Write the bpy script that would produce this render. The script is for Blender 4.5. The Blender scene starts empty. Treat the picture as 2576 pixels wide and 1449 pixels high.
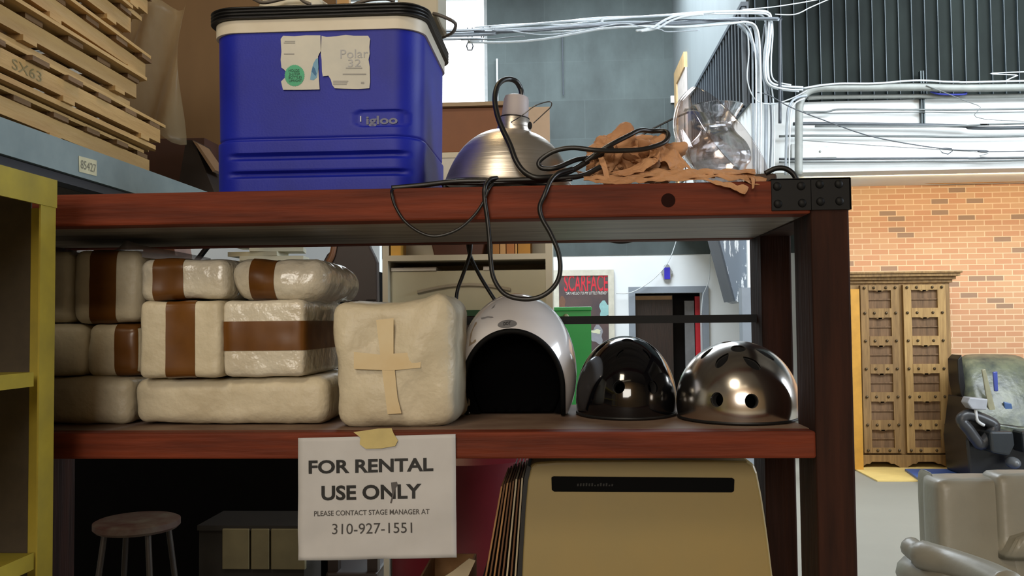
import bpy, bmesh, math, random
from mathutils import Vector, Matrix, noise
random.seed(7)
SC = bpy.context.scene
COL = SC.collection
# ------------------------------------------------------------------ camera
W, H, FPX = 2576.0, 1449.0, 2231.0
CAM = Vector((0, 0, 1.45))
yaw, pitch, roll = math.radians(3.4), math.radians(2.2), 0.0102
F = Vector((-math.sin(yaw)*math.cos(pitch), math.cos(yaw)*math.cos(pitch), math.sin(pitch)))
R0 = Vector((math.cos(yaw), math.sin(yaw), 0))
U0 = R0.cross(F)
RR = math.cos(roll)*R0 - math.sin(roll)*U0
UU = math.cos(roll)*U0 + math.sin(roll)*R0
cd = bpy.data.cameras.new('camera'); cam = bpy.data.objects.new('camera', cd); COL.objects.link(cam)
cd.sensor_width = 36; cd.lens = FPX/W*36; cd.clip_start = 0.02; cd.clip_end = 100
m = Matrix((RR, UU, -F)).transposed().to_4x4(); m.translation = CAM
cam.matrix_world = m
SC.camera = cam
SC.view_settings.view_transform = 'Standard'; SC.view_settings.look = 'None'
SC.view_settings.gamma = 1; SC.view_settings.use_curve_mapping = False
SC.view_settings.exposure = 0.0
# ------------------------------------------------------------------ world and lights
wd = bpy.data.worlds.new('world'); SC.world = wd; wd.use_nodes = True
wd.node_tree.nodes['Background'].inputs[0].default_value = (0.75, 0.85, 1, 1)
wd.node_tree.nodes['Background'].inputs[1].default_value = 0.02
def area(name, loc, target, sx, sy, power, col):
    l = bpy.data.lights.new(name, 'AREA'); l.shape = 'RECTANGLE'; l.size = sx; l.size_y = sy
    l.energy = power; l.color = col
    o = bpy.data.objects.new(name, l); COL.objects.link(o); o.location = loc
    o.rotation_euler = (Vector(target)-Vector(loc)).to_track_quat('-Z', 'Y').to_euler()
    return o
area('hall_skylight', (0.2, 10.2, 6.6), (0.0, 11.0, 0), 5.0, 4.0, 900, (0.84, 0.93, 1.0))
area('band_fill_light', (4.7, 5.0, 5.0), (4.7, 8.3, 3.2), 5.0, 1.6, 420, (0.88, 0.95, 1.0))  # area light added to brighten the white band
area('soffit_lamp', (4.1, 8.62, 2.85), (4.1, 9.3, 2.5), 3.6, 0.15, 62, (1.0, 0.80, 0.50))
area('front_fill_light', (-0.6, -5.7, 3.4), (0.2, 1.6, 1.5), 3.0, 2.0, 230, (1.0, 0.95, 0.86))  # added fill from behind the camera, brightens the shelf front
area('right_windows', (8.7, 2.6, 3.4), (0.2, 1.8, 1.5), 4.0, 2.6, 560, (0.80, 0.90, 1.0))
area('rear_wash', (-0.6, -3.6, 5.6), (-0.3, -6.0, 2.6), 3.0, 0.6, 330, (1.0, 0.82, 0.56))  # added wash on the rear wall, for warm reflections in the metal
area('aisle_lamp', (-1.3, -1.6, 4.9), (-0.1, 1.7, 1.5), 0.9, 0.9, 60, (1.0, 0.86, 0.64))
area('rack_lamp', (-0.7, 2.5, 4.4), (-1.6, 3.0, 2.4), 0.6, 0.6, 16, (1.0, 0.74, 0.42))

# ------------------------------------------------------------------ pixel to world
def ray(px, py):
    return F*FPX + RR*(px-W/2) - UU*(py-H/2)
def pt(px, py, Y):
    d = ray(px, py); return CAM + d*((Y-CAM.y)/d.y)
def ptz(px, py, Z):
    d = ray(px, py); return CAM + d*((Z-CAM.z)/d.z)
def ptx(px, py, X):
    d = ray(px, py); return CAM + d*((X-CAM.x)/d.x)
# ------------------------------------------------------------------ materials
MATS = {}
def lin(c):
    return tuple(((v/255.0)/12.92 if v/255.0 <= .04045 else ((v/255.0+.055)/1.055)**2.4) for v in c)
def mat(name, rgb, rough=0.6, metal=0.0, var=0.12, scale=8.0, bump=0.0, bscale=40.0, rgb2=None, stretch=(1, 1, 1), coat=0.0, spec=0.5, alpha=None, detail=4.0):
    if name in MATS: return MATS[name]
    M = bpy.data.materials.new(name); M.use_nodes = True
    nt = M.node_tree; N = nt.nodes; L = nt.links
    b = N['Principled BSDF']
    c = lin(rgb)
    c2 = lin(rgb2) if rgb2 else tuple(v*(1-var*2) for v in c)
    tc = N.new('ShaderNodeTexCoord'); mp = N.new('ShaderNodeMapping'); mp.inputs['Scale'].default_value = stretch
    L.new(tc.outputs['Object'], mp.inputs[0])
    no = N.new('ShaderNodeTexNoise'); no.inputs['Scale'].default_value = scale; no.inputs['Detail'].default_value = detail; no.inputs['Roughness'].default_value = .6
    L.new(mp.outputs[0], no.inputs[0])
    rp = N.new('ShaderNodeValToRGB'); rp.color_ramp.elements[0].position = .3; rp.color_ramp.elements[1].position = .7
    rp.color_ramp.elements[0].color = (*c2, 1); rp.color_ramp.elements[1].color = (*c, 1)
    L.new(no.outputs[0], rp.inputs[0]); L.new(rp.outputs[0], b.inputs['Base Color'])
    b.inputs['Roughness'].default_value = rough; b.inputs['Metallic'].default_value = metal
    b.inputs['Coat Weight'].default_value = coat; b.inputs['Specular IOR Level'].default_value = spec
    if alpha is not None: b.inputs['Alpha'].default_value = alpha
    if bump:
        n2 = N.new('ShaderNodeTexNoise'); n2.inputs['Scale'].default_value = bscale; n2.inputs['Detail'].default_value = 3
        L.new(mp.outputs[0], n2.inputs[0])
        bp = N.new('ShaderNodeBump'); bp.inputs['Strength'].default_value = bump; bp.inputs['Distance'].default_value = .01
        L.new(n2.outputs[0], bp.inputs['Height']); L.new(bp.outputs[0], b.inputs['Normal'])
    MATS[name] = M
    return M
def emit(name, rgb, s):
    if name in MATS: return MATS[name]
    M = bpy.data.materials.new(name); M.use_nodes = True; nt = M.node_tree
    b = nt.nodes['Principled BSDF']; b.inputs['Base Color'].default_value = (.8, .8, .8, 1)
    b.inputs['Emission Color'].default_value = (*lin(rgb), 1); b.inputs['Emission Strength'].default_value = s
    MATS[name] = M; return M
def glass(name, rgb, rough=0.02, edge=.6, base=.05):
    """thin-walled glass: clear when seen square on, reflective at grazing angles"""
    M = bpy.data.materials.new(name); M.use_nodes = True; nt = M.node_tree; N = nt.nodes; L = nt.links
    for n in list(N): N.remove(n)
    out = N.new('ShaderNodeOutputMaterial'); g = N.new('ShaderNodeBsdfGlossy'); g.inputs['Color'].default_value = (.95, .95, .95, 1); g.inputs['Roughness'].default_value = rough
    t = N.new('ShaderNodeBsdfTransparent'); t.inputs[0].default_value = (*lin(rgb), 1)
    lw = N.new('ShaderNodeLayerWeight'); lw.inputs[0].default_value = .35
    pw_ = N.new('ShaderNodeMath'); pw_.operation = 'POWER'; pw_.inputs[1].default_value = 2.2; L.new(lw.outputs['Facing'], pw_.inputs[0])
    ma = N.new('ShaderNodeMath'); ma.operation = 'MULTIPLY_ADD'; ma.inputs[1].default_value = edge; ma.inputs[2].default_value = base; L.new(pw_.outputs[0], ma.inputs[0])
    mx = N.new('ShaderNodeMixShader'); L.new(ma.outputs[0], mx.inputs[0])
    L.new(t.outputs[0], mx.inputs[1]); L.new(g.outputs[0], mx.inputs[2]); L.new(mx.outputs[0], out.inputs[0])
    MATS[name] = M; return M
def glass_solid(name, rgb, mixT):
    M = bpy.data.materials.new(name); M.use_nodes = True; nt = M.node_tree; N = nt.nodes; L = nt.links
    for n in list(N): N.remove(n)
    out = N.new('ShaderNodeOutputMaterial'); g = N.new('ShaderNodeBsdfGlass'); g.inputs['Color'].default_value = (*lin(rgb), 1); g.inputs['Roughness'].default_value = 0; g.inputs['IOR'].default_value = 1.45
    t = N.new('ShaderNodeBsdfTransparent'); t.inputs[0].default_value = (*lin(rgb), 1)
    mx = N.new('ShaderNodeMixShader'); mx.inputs[0].default_value = mixT
    L.new(g.outputs[0], mx.inputs[1]); L.new(t.outputs[0], mx.inputs[2]); L.new(mx.outputs[0], out.inputs[0])
    MATS[name] = M; return M
def wood(name, rgb, rgb2, axis='x', rough=.5, scale=6.0, coat=0.1):
    st = {'x': (.12, 1.6, 1.6), 'y': (1.6, .12, 1.6), 'z': (1.6, 1.6, .12)}[axis]
    return mat(name, rgb, rough, 0, 0, scale*4, .25, 60, rgb2, st, coat)
def brickmat():
    M = bpy.data.materials.new('brick'); M.use_nodes = True; nt = M.node_tree; N = nt.nodes; L = nt.links
    b = N['Principled BSDF']; b.inputs['Roughness'].default_value = .75
    tc = N.new('ShaderNodeTexCoord'); sx = N.new('ShaderNodeSeparateXYZ'); cx = N.new('ShaderNodeCombineXYZ')
    L.new(tc.outputs['Object'], sx.inputs[0]); L.new(sx.outputs[0], cx.inputs[0]); L.new(sx.outputs[2], cx.inputs[1])
    br = N.new('ShaderNodeTexBrick')
    L.new(cx.outputs[0], br.inputs[0]); br.inputs['Scale'].default_value = 1.0
    br.inputs['Brick Width'].default_value = .175; br.inputs['Row Height'].default_value = .0568
    br.inputs['Mortar Size'].default_value = .005; br.inputs['Mortar Smooth'].default_value = .2; br.inputs['Bias'].default_value = -.2
    br.inputs['Color1'].default_value = (*lin((186, 136, 100)), 1); br.inputs['Color2'].default_value = (*lin((196, 158, 118)), 1)
    br.inputs['Mortar'].default_value = (*lin((212, 180, 144)), 1)
    # a few darker bricks
    b2 = N.new('ShaderNodeTexBrick'); L.new(cx.outputs[0], b2.inputs[0]); b2.inputs['Scale'].default_value = 1.0
    b2.inputs['Brick Width'].default_value = .175; b2.inputs['Row Height'].default_value = .0568; b2.inputs['Mortar Size'].default_value = .005
    b2.inputs['Color1'].default_value = (0, 0, 0, 1); b2.inputs['Color2'].default_value = (1, 1, 1, 1); b2.inputs['Mortar'].default_value = (.5, .5, .5, 1); b2.inputs['Bias'].default_value = 0
    lt = N.new('ShaderNodeMath'); lt.operation = 'GREATER_THAN'; lt.inputs[1].default_value = .9
    L.new(b2.outputs[0], lt.inputs[0])
    mx = N.new('ShaderNodeMix'); mx.data_type = 'RGBA'; mx.inputs[7].default_value = (*lin((146, 116, 92)), 1)
    L.new(lt.outputs[0], mx.inputs[0]); L.new(br.outputs[0], mx.inputs[6]); L.new(mx.outputs[2], b.inputs['Base Color'])
    bp = N.new('ShaderNodeBump'); bp.inputs['Strength'].default_value = .3; bp.inputs['Distance'].default_value = .004; bp.invert = True
    L.new(br.outputs['Fac'], bp.inputs['Height']); L.new(bp.outputs[0], b.inputs['Normal'])
    MATS['brick'] = M; return M
# ------------------------------------------------------------------ mesh builder
class MB:
    def __init__(s): s.v = []; s.f = []
    def add(s, vs, fs):
        o = len(s.v); s.v += [Vector(v) for v in vs]; s.f += [[i+o for i in f] for f in fs]; return s
    def box(s, x0, x1, y0, y1, z0, z1, M=None):
        vs = [Vector((x, y, z)) for z in (z0, z1) for y in (y0, y1) for x in (x0, x1)]
        if M: vs = [M @ v for v in vs]
        return s.add(vs, [(0, 2, 3, 1), (4, 5, 7, 6), (0, 1, 5, 4), (2, 6, 7, 3), (0, 4, 6, 2), (1, 3, 7, 5)])
    def prism(s, poly, d, M=None):
        """poly: list of Vectors (closed outline, any plane); extruded by vector d"""
        n = len(poly); d = Vector(d); vs = [Vector(p) for p in poly]+[Vector(p)+d for p in poly]
        if M: vs = [M @ v for v in vs]
        fs = [list(range(n))[::-1], list(range(n, 2*n))]+[(i, (i+1) % n, n+(i+1) % n, n+i) for i in range(n)]
        return s.add(vs, fs)
    def xz(s, pts, y0, y1):
        return s.prism([Vector((p[0], y0, p[1])) for p in pts], (0, y1-y0, 0))
    def lathe(s, prof, c, seg=48, M=None, cap=False):
        n = len(prof); vs = []; c = Vector(c)
        for k in range(seg):
            a = 2*math.pi*k/seg
            for r, z in prof:
                p = Vector((r*math.cos(a), r*math.sin(a), z))
                if M: p = M @ p
                vs.append(p+c)
        fs = []
        for k in range(seg):
            k2 = (k+1) % seg
            for i in range(n-1): fs.append((k*n+i, k2*n+i, k2*n+i+1, k*n+i+1))
        if cap:
            fs.append([k*n for k in range(seg)][::-1]); fs.append([k*n+n-1 for k in range(seg)])
        return s.add(vs, fs)
    def tube(s, pts, r, seg=8, closed=False):
        P = [Vector(p) for p in pts]; n = len(P); vs = []; up = None
        for i in range(n):
            if closed: t = (P[(i+1) % n]-P[i-1])
            else: t = P[min(i+1, n-1)]-P[max(i-1, 0)]
            t.normalize()
            if up is None:
                up = Vector((0, 0, 1)) if abs(t.z) < .9 else Vector((1, 0, 0))
            a = up - t*up.dot(t)
            if a.length < 1e-4: a = t.orthogonal()
            a.normalize(); b = t.cross(a); up = a
            rr = r[i] if isinstance(r, (list, tuple)) else r
            for k in range(seg):
                q = 2*math.pi*k/seg; vs.append(P[i]+a*(rr*math.cos(q))+b*(rr*math.sin(q)))
        fs = []
        for i in range(n if closed else n-1):
            j = (i+1) % n
            for k in range(seg):
                k2 = (k+1) % seg; fs.append((i*seg+k, i*seg+k2, j*seg+k2, j*seg+k))
        if not closed:
            fs.append(list(range(seg))[::-1]); fs.append([(n-1)*seg+k for k in range(seg)])
        return s.add(vs, fs)
    def cyl(s, a, b, r, seg=16): return s.tube([a, b], r, seg)
    def ball(s, c, rx, ry=None, rz=None, nu=20, nv=12):
        ry = ry or rx; rz = rz or rx; c = Vector(c)
        prof = [(math.sin(math.pi*i/nv), -math.cos(math.pi*i/nv)) for i in range(nv+1)]
        M = Matrix.Diagonal((rx, ry, rz)).to_3x3()
        return s.lathe([(max(p[0], 1e-4), p[1]) for p in prof], c, nu, M)
    def build(s, name, material, parent=None, smooth=False, bevel=0, bseg=2, sub=0, solid=0):
        me = bpy.data.meshes.new(name)
        if parent is not None: org = WLOC[parent.name]
        elif s.v:
            xs = [v.x for v in s.v]; ys = [v.y for v in s.v]; zs = [v.z for v in s.v]
            org = Vector(((min(xs)+max(xs))/2, (min(ys)+max(ys))/2, min(zs)))
        me.from_pydata([v-org for v in s.v], [], s.f)
        bm = bmesh.new(); bm.from_mesh(me); bmesh.ops.remove_doubles(bm, verts=bm.verts, dist=1e-6)
        bmesh.ops.recalc_face_normals(bm, faces=bm.faces)
        bm.to_mesh(me); bm.free()
        me.materials.append(material)
        o = bpy.data.objects.new(name, me); COL.objects.link(o)
        if parent is not None: o.parent = parent; WLOC[o.name] = org
        else: o.location = org; WLOC[o.name] = org
        if smooth:
            for p in me.polygons: p.use_smooth = True
            if smooth == 'auto': me.set_sharp_from_angle(angle=math.radians(40))
        if solid:
            q = o.modifiers.new('solid', 'SOLIDIFY'); q.thickness = solid; q.offset = 0
        if bevel:
            q = o.modifiers.new('bevel', 'BEVEL'); q.width = bevel; q.segments = bseg; q.limit_method = 'ANGLE'; q.angle_limit = .6
        if sub:
            q = o.modifiers.new('sub', 'SUBSURF'); q.levels = sub; q.render_levels = sub
        return o
WLOC = {}
def tag(o, label, cat, group=None, kind=None):
    o['label'] = label; o['category'] = cat
    if group: o['group'] = group
    if kind: o['kind'] = kind
    return o
def thing(name, loc, label, cat, group=None):
    o = bpy.data.objects.new(name, None); COL.objects.link(o); o.location = loc; o.empty_display_size = .05
    WLOC[o.name] = Vector(loc)
    return tag(o, label, cat, group)
def struct(o): o['kind'] = 'structure'; return o
def crom(P, n=8, closed=False):
    P = [Vector(p) for p in P]; out = []; m = len(P)
    for i in range(m if closed else m-1):
        if closed: a, b, c, d = P[i-1], P[i], P[(i+1) % m], P[(i+2) % m]
        else: a, b, c, d = P[max(i-1, 0)], P[i], P[i+1], P[min(i+2, m-1)]
        for k in range(n):
            t = k/n
            out.append(.5*((2*b)+(c-a)*t+(2*a-5*b+4*c-d)*t*t+(3*b-a-3*c+d)*t**3))
    if not closed: out.append(P[-1])
    return out
def pxs(L, Y=None):
    return [pt(p[0], p[1], p[2] if len(p) > 2 else Y) for p in L]
def evalmesh(o):
    dg = bpy.context.evaluated_depsgraph_get(); dg.update()
    return bpy.data.meshes.new_from_object(o.evaluated_get(dg))
def text(name, s, x0, x1, z0, z1, Y, material, parent, ext=0.0002, bold=0.0, shear=0, flipM=None):
    cu = bpy.data.curves.new('tmp', 'FONT'); cu.body = s; cu.size = 1; cu.offset = bold; cu.extrude = 0; cu.shear = shear
    cu.resolution_u = 4
    to = bpy.data.objects.new('tmp', cu); COL.objects.link(to)
    me = evalmesh(to); bpy.data.objects.remove(to); bpy.data.curves.remove(cu)
    xs = [v.co.x for v in me.vertices]; ys = [v.co.y for v in me.vertices]
    ax, bx, ay, by = min(xs), max(xs), min(ys), max(ys)
    vs = []
    for v in me.vertices:
        u = (v.co.x-ax)/(bx-ax); w = (v.co.y-ay)/(by-ay)
        p = Vector((x0+(x1-x0)*u, Y, z0+(z1-z0)*w))
        if flipM: p = flipM(p)
        vs.append(p)
    fs = [list(p.vertices) for p in me.polygons]
    bpy.data.meshes.remove(me)
    b = MB(); b.add(vs, fs)
    o = b.build(name, material, parent)
    # make every face look to -Y
    return o
def textpx(name, s, l, r, t, bt, Y, material, parent, **k):
    a = pt(l, bt, Y); c = pt(r, t, Y); d = pt(l, t, Y); e = pt(r, bt, Y)
    # keep the lettering level in the world
    return text(name, s, (a.x+d.x)/2, (c.x+e.x)/2, (a.z+e.z)/2, (d.z+c.z)/2, Y, material, parent, **k)
# soft rounded box given as grid; returns verts, faces
def softbox(x0, x1, y0, y1, z0, z1, r, amp=.004, freq=9, seed=0, n=18, cuts=(), bulge=0.0):
    ax = []
    for k, (a, b) in enumerate(((x0, x1), (y0, y1), (z0, z1))):
        L = b-a; base = {0, 1}
        vals = [a+L*i/n for i in range(n+1)]+[a+r*.35, a+r*.1, b-r*.35, b-r*.1]
        vals += [c[1] for c in cuts if c[0] == k]
        vals = sorted(vals); out = [vals[0]]
        for v in vals[1:]:
            if v-out[-1] > 1e-4: out.append(v)
        ax.append(out)
    V = {}; vs = []; fs = []
    C = Vector(((x0+x1)/2, (y0+y1)/2, (z0+z1)/2)); Hh = Vector(((x1-x0)/2, (y1-y0)/2, (z1-z0)/2))
    def vid(p):
        k = (round(p[0], 5), round(p[1], 5), round(p[2], 5))
        if k not in V: V[k] = len(vs); vs.append(Vector(p))
        return V[k]
    for k in range(3):
        i, j = [(1, 2), (0, 2), (0, 1)][k]
        for side in (0, 1):
            c = (ax[k][0], ax[k][-1])[side]
            for a in range(len(ax[i])-1):
                for b in range(len(ax[j])-1):
                    q = []
                    for (u, w) in ((a, b), (a+1, b), (a+1, b+1), (a, b+1)):
                        p = [0, 0, 0]; p[k] = c; p[i] = ax[i][u]; p[j] = ax[j][w]; q.append(vid(p))
                    fs.append(q)
    orig = [v.copy() for v in vs]; out = []; nor = []
    for v in orig:
        q = Vector([min(max(v[k], C[k]-Hh[k]+r), C[k]+Hh[k]-r) for k in range(3)])
        d = v-q
        if d.length > 1e-9: d.normalize()
        p = q+d*r
        e = [(p[k]-C[k])/Hh[k] for k in range(3)]
        if bulge:
            p += d*bulge*((1-e[0]**2)+(1-e[1]**2)+(1-e[2]**2)-1)
        p += d*amp*(noise.noise(p*freq+Vector((seed*7.3, seed*3.1, 0)))*1.3+.6*noise.noise(p*freq*3+Vector((seed, 9, 4))))
        out.append(p); nor.append(d)
    return out, fs, orig, nor
# ================================================================== SETTING
YB, XS, YC, YBR = 14.0, 1.757, 8.34, 9.3
Z1 = pt(1600, 642, YB).z
ZS0 = pt(2300, 428, YC).z; ZS1 = pt(2300, 250, YC).z
wwhite = mat('white_paint', (232, 236, 238), .6, var=.03, scale=1.5)
wgrey = mat('grey_paint', (150, 158, 165), .6, var=.05, scale=2)
steelg = mat('frame_grey', (138, 146, 156), .5, var=.05)
def panelmat():
    M = mat('cement_panel', (84, 94, 94), .8, var=.10, scale=1.3, rgb2=(58, 65, 65), stretch=(1, 1, .6), detail=8)
    nt = M.node_tree; N = nt.nodes; L = nt.links; b = N['Principled BSDF']
    src = b.inputs['Base Color'].links[0].from_socket
    tc = N['Texture Coordinate']; sx = N.new('ShaderNodeSeparateXYZ'); ad = N.new('ShaderNodeMath'); cx = N.new('ShaderNodeCombineXYZ')
    L.new(tc.outputs['Object'], sx.inputs[0]); L.new(sx.outputs[0], ad.inputs[0]); L.new(sx.outputs[1], ad.inputs[1]); L.new(ad.outputs[0], cx.inputs[0]); L.new(sx.outputs[2], cx.inputs[1])
    br = N.new('ShaderNodeTexBrick'); L.new(cx.outputs[0], br.inputs[0]); br.inputs['Scale'].default_value = 1
    br.inputs['Brick Width'].default_value = 1.25; br.inputs['Row Height'].default_value = .62; br.inputs['Mortar Size'].default_value = .006
    br.inputs['Color1'].default_value = (.86, .86, .86, 1); br.inputs['Color2'].default_value = (1.08, 1.08, 1.08, 1); br.inputs['Mortar'].default_value = (1.15, 1.15, 1.15, 1)
    mx = N.new('ShaderNodeMix'); mx.data_type = 'RGBA'; mx.blend_type = 'MULTIPLY'; mx.inputs[0].default_value = 1
    L.new(src, mx.inputs[6]); L.new(br.outputs[0], mx.inputs[7]); L.new(mx.outputs[2], b.inputs['Base Color'])
    return M
panel = panelmat()
dx0 = pt(1598, 800, YB).x; dx1 = pt(1766, 800, YB).x; dz = pt(1680, 737, YB).z
wx0 = pt(852, 100, YB).x; wx1 = pt(1226, 100, YB).x; wz0 = 3.3
XL, XRR, YR, ZC = -6.0, 9.0, -6.0, 7.0
b = MB(); b.box(XL, XRR, YR, YB+.3, -.1, 0); struct(b.build('floor', mat('concrete', (146, 143, 132), .55, var=.05, scale=1.2, detail=8)))
b = MB(); b.box(XL, XRR, YR, YB+.3, ZC, ZC+.1); struct(b.build('ceiling', mat('ceiling_paint', (92, 84, 72), .8)))
b = MB(); b.box(XL-.1, XL, YR, YB+.3, 0, ZC); struct(b.build('wall_left', mat('dim_wall', (120, 112, 100), .8)))
b = MB(); b.box(XRR, XRR+.1, YR, YB+.3, 0, ZC); struct(b.build('wall_right', mat('dim_wall', (120, 112, 100), .8)))
b = MB(); b.box(XL, XRR, YR-.1, YR, 0, ZC); struct(b.build('wall_front', mat('tan_wall', (150, 122, 84), .8, var=.15, scale=1)))
b = MB()
b.box(XL, dx0, YB, YB+.2, 0, Z1); b.box(dx1, XRR, YB, YB+.2, 0, Z1); b.box(dx0, dx1, YB, YB+.2, dz, Z1)
struct(b.build('wall_back', wwhite))
b = MB(); wz1 = 6.7
b.box(XL, wx0, YB-.01, YB+.2, Z1, ZC); b.box(wx1, XRR, YB-.01, YB+.2, Z1, ZC); b.box(wx0, wx1, YB-.01, YB+.2, Z1, wz0); b.box(wx0, wx1, YB-.01, YB+.2, wz1, ZC)
struct(b.build('wall_back_upper', panel))
w = struct(MB().box(wx0, wx1, YB+.1, YB+.12, wz0, wz1).build('window_1', emit('daylight_pane', (246, 252, 255), 3.2)))
b = MB()
for x in (wx0, wx1-.05): b.box(x, x+.05, YB-.03, YB+.09, wz0, wz1)
b.box(wx0+.05, wx1-.05, YB-.03, YB+.09, wz0, wz0+.05); b.box(wx0+.05, wx1-.05, YB-.03, YB+.09, wz1-.05, wz1)
f = b.build('window_frame', mat('window_frame_grey', (150, 154, 154), .5), w)
# doorway in the back wall
fw = .10
b = MB(); b.box(dx0-fw, dx0, YB-.05, YB, 0, dz+fw); b.box(dx1, dx1+fw, YB-.05, YB, 0, dz+fw); b.box(dx0, dx1, YB-.05, YB, dz, dz+fw)
struct(b.build('trim_1', steelg))
b = MB(); b.box(dx0, dx0+(dx1-dx0)*.58, YB+.14, YB+.18, 0.01, dz-.03)
d1 = struct(b.build('door_1', wood('dark_door', (44, 26, 18), (30, 18, 12), 'z', .5)))
q = dx0+(dx1-dx0)*.58
MB().box(dx0+.02, q-.01, YB+.12, YB+.139, dz-.1, dz-.04).build('door_header', mat('header_wood', (150, 112, 70), .5), d1)
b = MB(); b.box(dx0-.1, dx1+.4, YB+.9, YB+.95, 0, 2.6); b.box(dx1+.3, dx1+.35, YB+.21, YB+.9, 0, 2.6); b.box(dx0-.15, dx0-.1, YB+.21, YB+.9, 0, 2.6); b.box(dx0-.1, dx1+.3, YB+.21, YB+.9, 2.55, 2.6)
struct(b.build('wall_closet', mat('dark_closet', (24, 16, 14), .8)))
xa = pt(1722, 800, YB+.3).x; xb = pt(1746, 800, YB+.3).x
tag(MB().box(xa, xb, YB+.28, YB+.32, 0, dz-.12).build('metal_panel', mat('zinc', (120, 120, 122), .5, .3)), 'grey metal panel standing inside the dark doorway', 'panel')
xa = pt(1748, 800, YB+.3).x; xb = pt(1764, 800, YB+.3).x
tag(MB().box(xa, xb, YB+.26, YB+.34, 0, dz-.05).build('red_post', mat('red_paint', (190, 24, 38), .5)), 'bright red upright post inside the right of the doorway', 'post')
# mezzanine volume on the right
zt = ptx(1885, 0, XS).z; ye = XS*2231/330.0
b = MB(); b.box(XS, XRR, YC, YBR, ZS0, ZS1); b.box(XS, XRR, YBR, YB-.02, ZS0, ZS1)
struct(b.build('trim_2', mat('band_white', (232, 236, 236), .6, var=.05, scale=3)))
b = MB(); b.box(XS, XS+.1, YC+.12, YB-.02, ZS1, ZC)
struct(b.build('wall_mezzanine_side', mat('side_grey', (126, 134, 136), .7, var=.07, scale=2, stretch=(1, 1, .3))))
b = MB(); b.box(XS+.02, XRR, YC+.05, YC+.12, ZS1, ZC)
x = XS+.06
k = 0; rb = MB()
while x < XRR:
    rb.box(x, x+.006, YC+.02, YC+.0495, ZS1+.001, ZC); x += .1195; k += 1
struct(b.build('wall_mezzanine_front', mat('dark_siding', (40, 46, 44), .85, var=.12, scale=1.6, rgb2=(24, 28, 28), stretch=(1, 1, .5), detail=6, spec=.12)))
struct(rb.build('trim_7', mat('batten_lit', (70, 84, 92), .5)))  # lighter than the siding: lit rib edges put into the colour
b = MB(); b.box(XS-.02, XS, YC, ye, ZS1, zt)
y = YC+.02
while y < ye:
    b.box(XS-.06, XS-.02, y, y+.05, ZS1, zt-.04); y += .16
b.box(XS-.07, XS-.02, YC, ye, zt-.04, zt)
struct(b.build('trim_3', mat('slat_dark', (66, 74, 82), .45)))
# mezzanine side doorway, wood casing
za = ptx(1735, 115, XS).z; y0 = XS*2231/315.0; y1 = 13.55
w = .16
b = MB()
b.box(XS-.05, XS, y0, y1, za-.22, za); b.box(XS-.05, XS, y1-.25, y1, ZS1+.02, za-.22)
struct(b.build('trim_4', mat('pine_casing', (206, 172, 122), .5)))
struct(MB().box(XS-.03, XS-.005, y0, y1-.25, ZS1+.03, za-.22).build('door_2', mat('white_door', (225, 214, 206), .5)))
c = pt(1694, 249, YB-.06)
sw = tag(MB().box(c.x-.04, c.x+.04, YB-.05, YB-.01, c.z-.055, c.z+.055).build('light_switch', mat('switch_white', (240, 240, 238), .4)), 'small white switch box on the grey panel wall', 'switch')
c0, c1 = pt(1738, 226, YB*.8), pt(1754, 266, YB*.8)
yy = XS*2231/326.0
c0 = ptx(1752, 228, XS); c1 = ptx(1752, 262, XS)
tag(MB().box(XS-.12, XS-.07, ye+.02, ye+.2, c1.z, c0.z).build('intercom', mat('switch_white', (240, 240, 238), .4)), 'white wall box at the far end of the dark slats', 'wall box')
# brick wall
b = MB(); b.box(2.9, XRR, YBR, YBR+.1, 0, ZS0)
struct(b.build('wall_brick', brickmat()))
# grey corner pillar, under the mezzanine corner
p0 = pt(1864, 760, YC+.1); p1 = pt(1897, 760, YC+.1)
b = MB(); b.box(p0.x, p1.x, YC+.05, YC+.2, 0, pt(1880, 724, YC+.1).z)
struct(b.build('trim_5', steelg))
b = MB(); b.box(pt(1878, 650, YC+.3).x, pt(1900, 650, YC+.3).x, YC+.25, YC+.3, pt(1880, 724, YC+.1).z-.1, ZS0)
struct(b.build('trim_6', wwhite))
# ---------------------------------------------------------------- things on the walls
# slanted grey duct panel with white paint splashes
Y = 8.9
poly = pxs([(1772, 436), (1882, 436), (1880, 735), (1864, 762), (1850, 757)], Y)
M = mat('splashed_metal', (112, 124, 138), .4, .2, 0, 26, 0, 40, (112, 124, 138), (1.4, 1, .22), detail=3)
r = M.node_tree.nodes['Color Ramp'].color_ramp; r.elements[0].position = .60; r.elements[1].position = .63; r.elements[1].color = (.75, .8, .85, 1); r.elements[0].color = (*lin((112, 124, 138)), 1)
poly[0].z = poly[1].z = ZS0-.001
dp = tag(MB().prism(poly, (0, .5, 0)).build('stair_stringer', M), 'slanted grey metal stair stringer splashed with white paint', 'stair part')
poly = pxs([(1766, 436), (1772, 436), (1850, 757), (1846, 758)], Y-.02)
poly[0].z = poly[1].z = ZS0-.001
MB().prism(poly, (0, .54, 0)).build('edge_flange', mat('dark_flange', (58, 66, 76), .5), dp)
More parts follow.
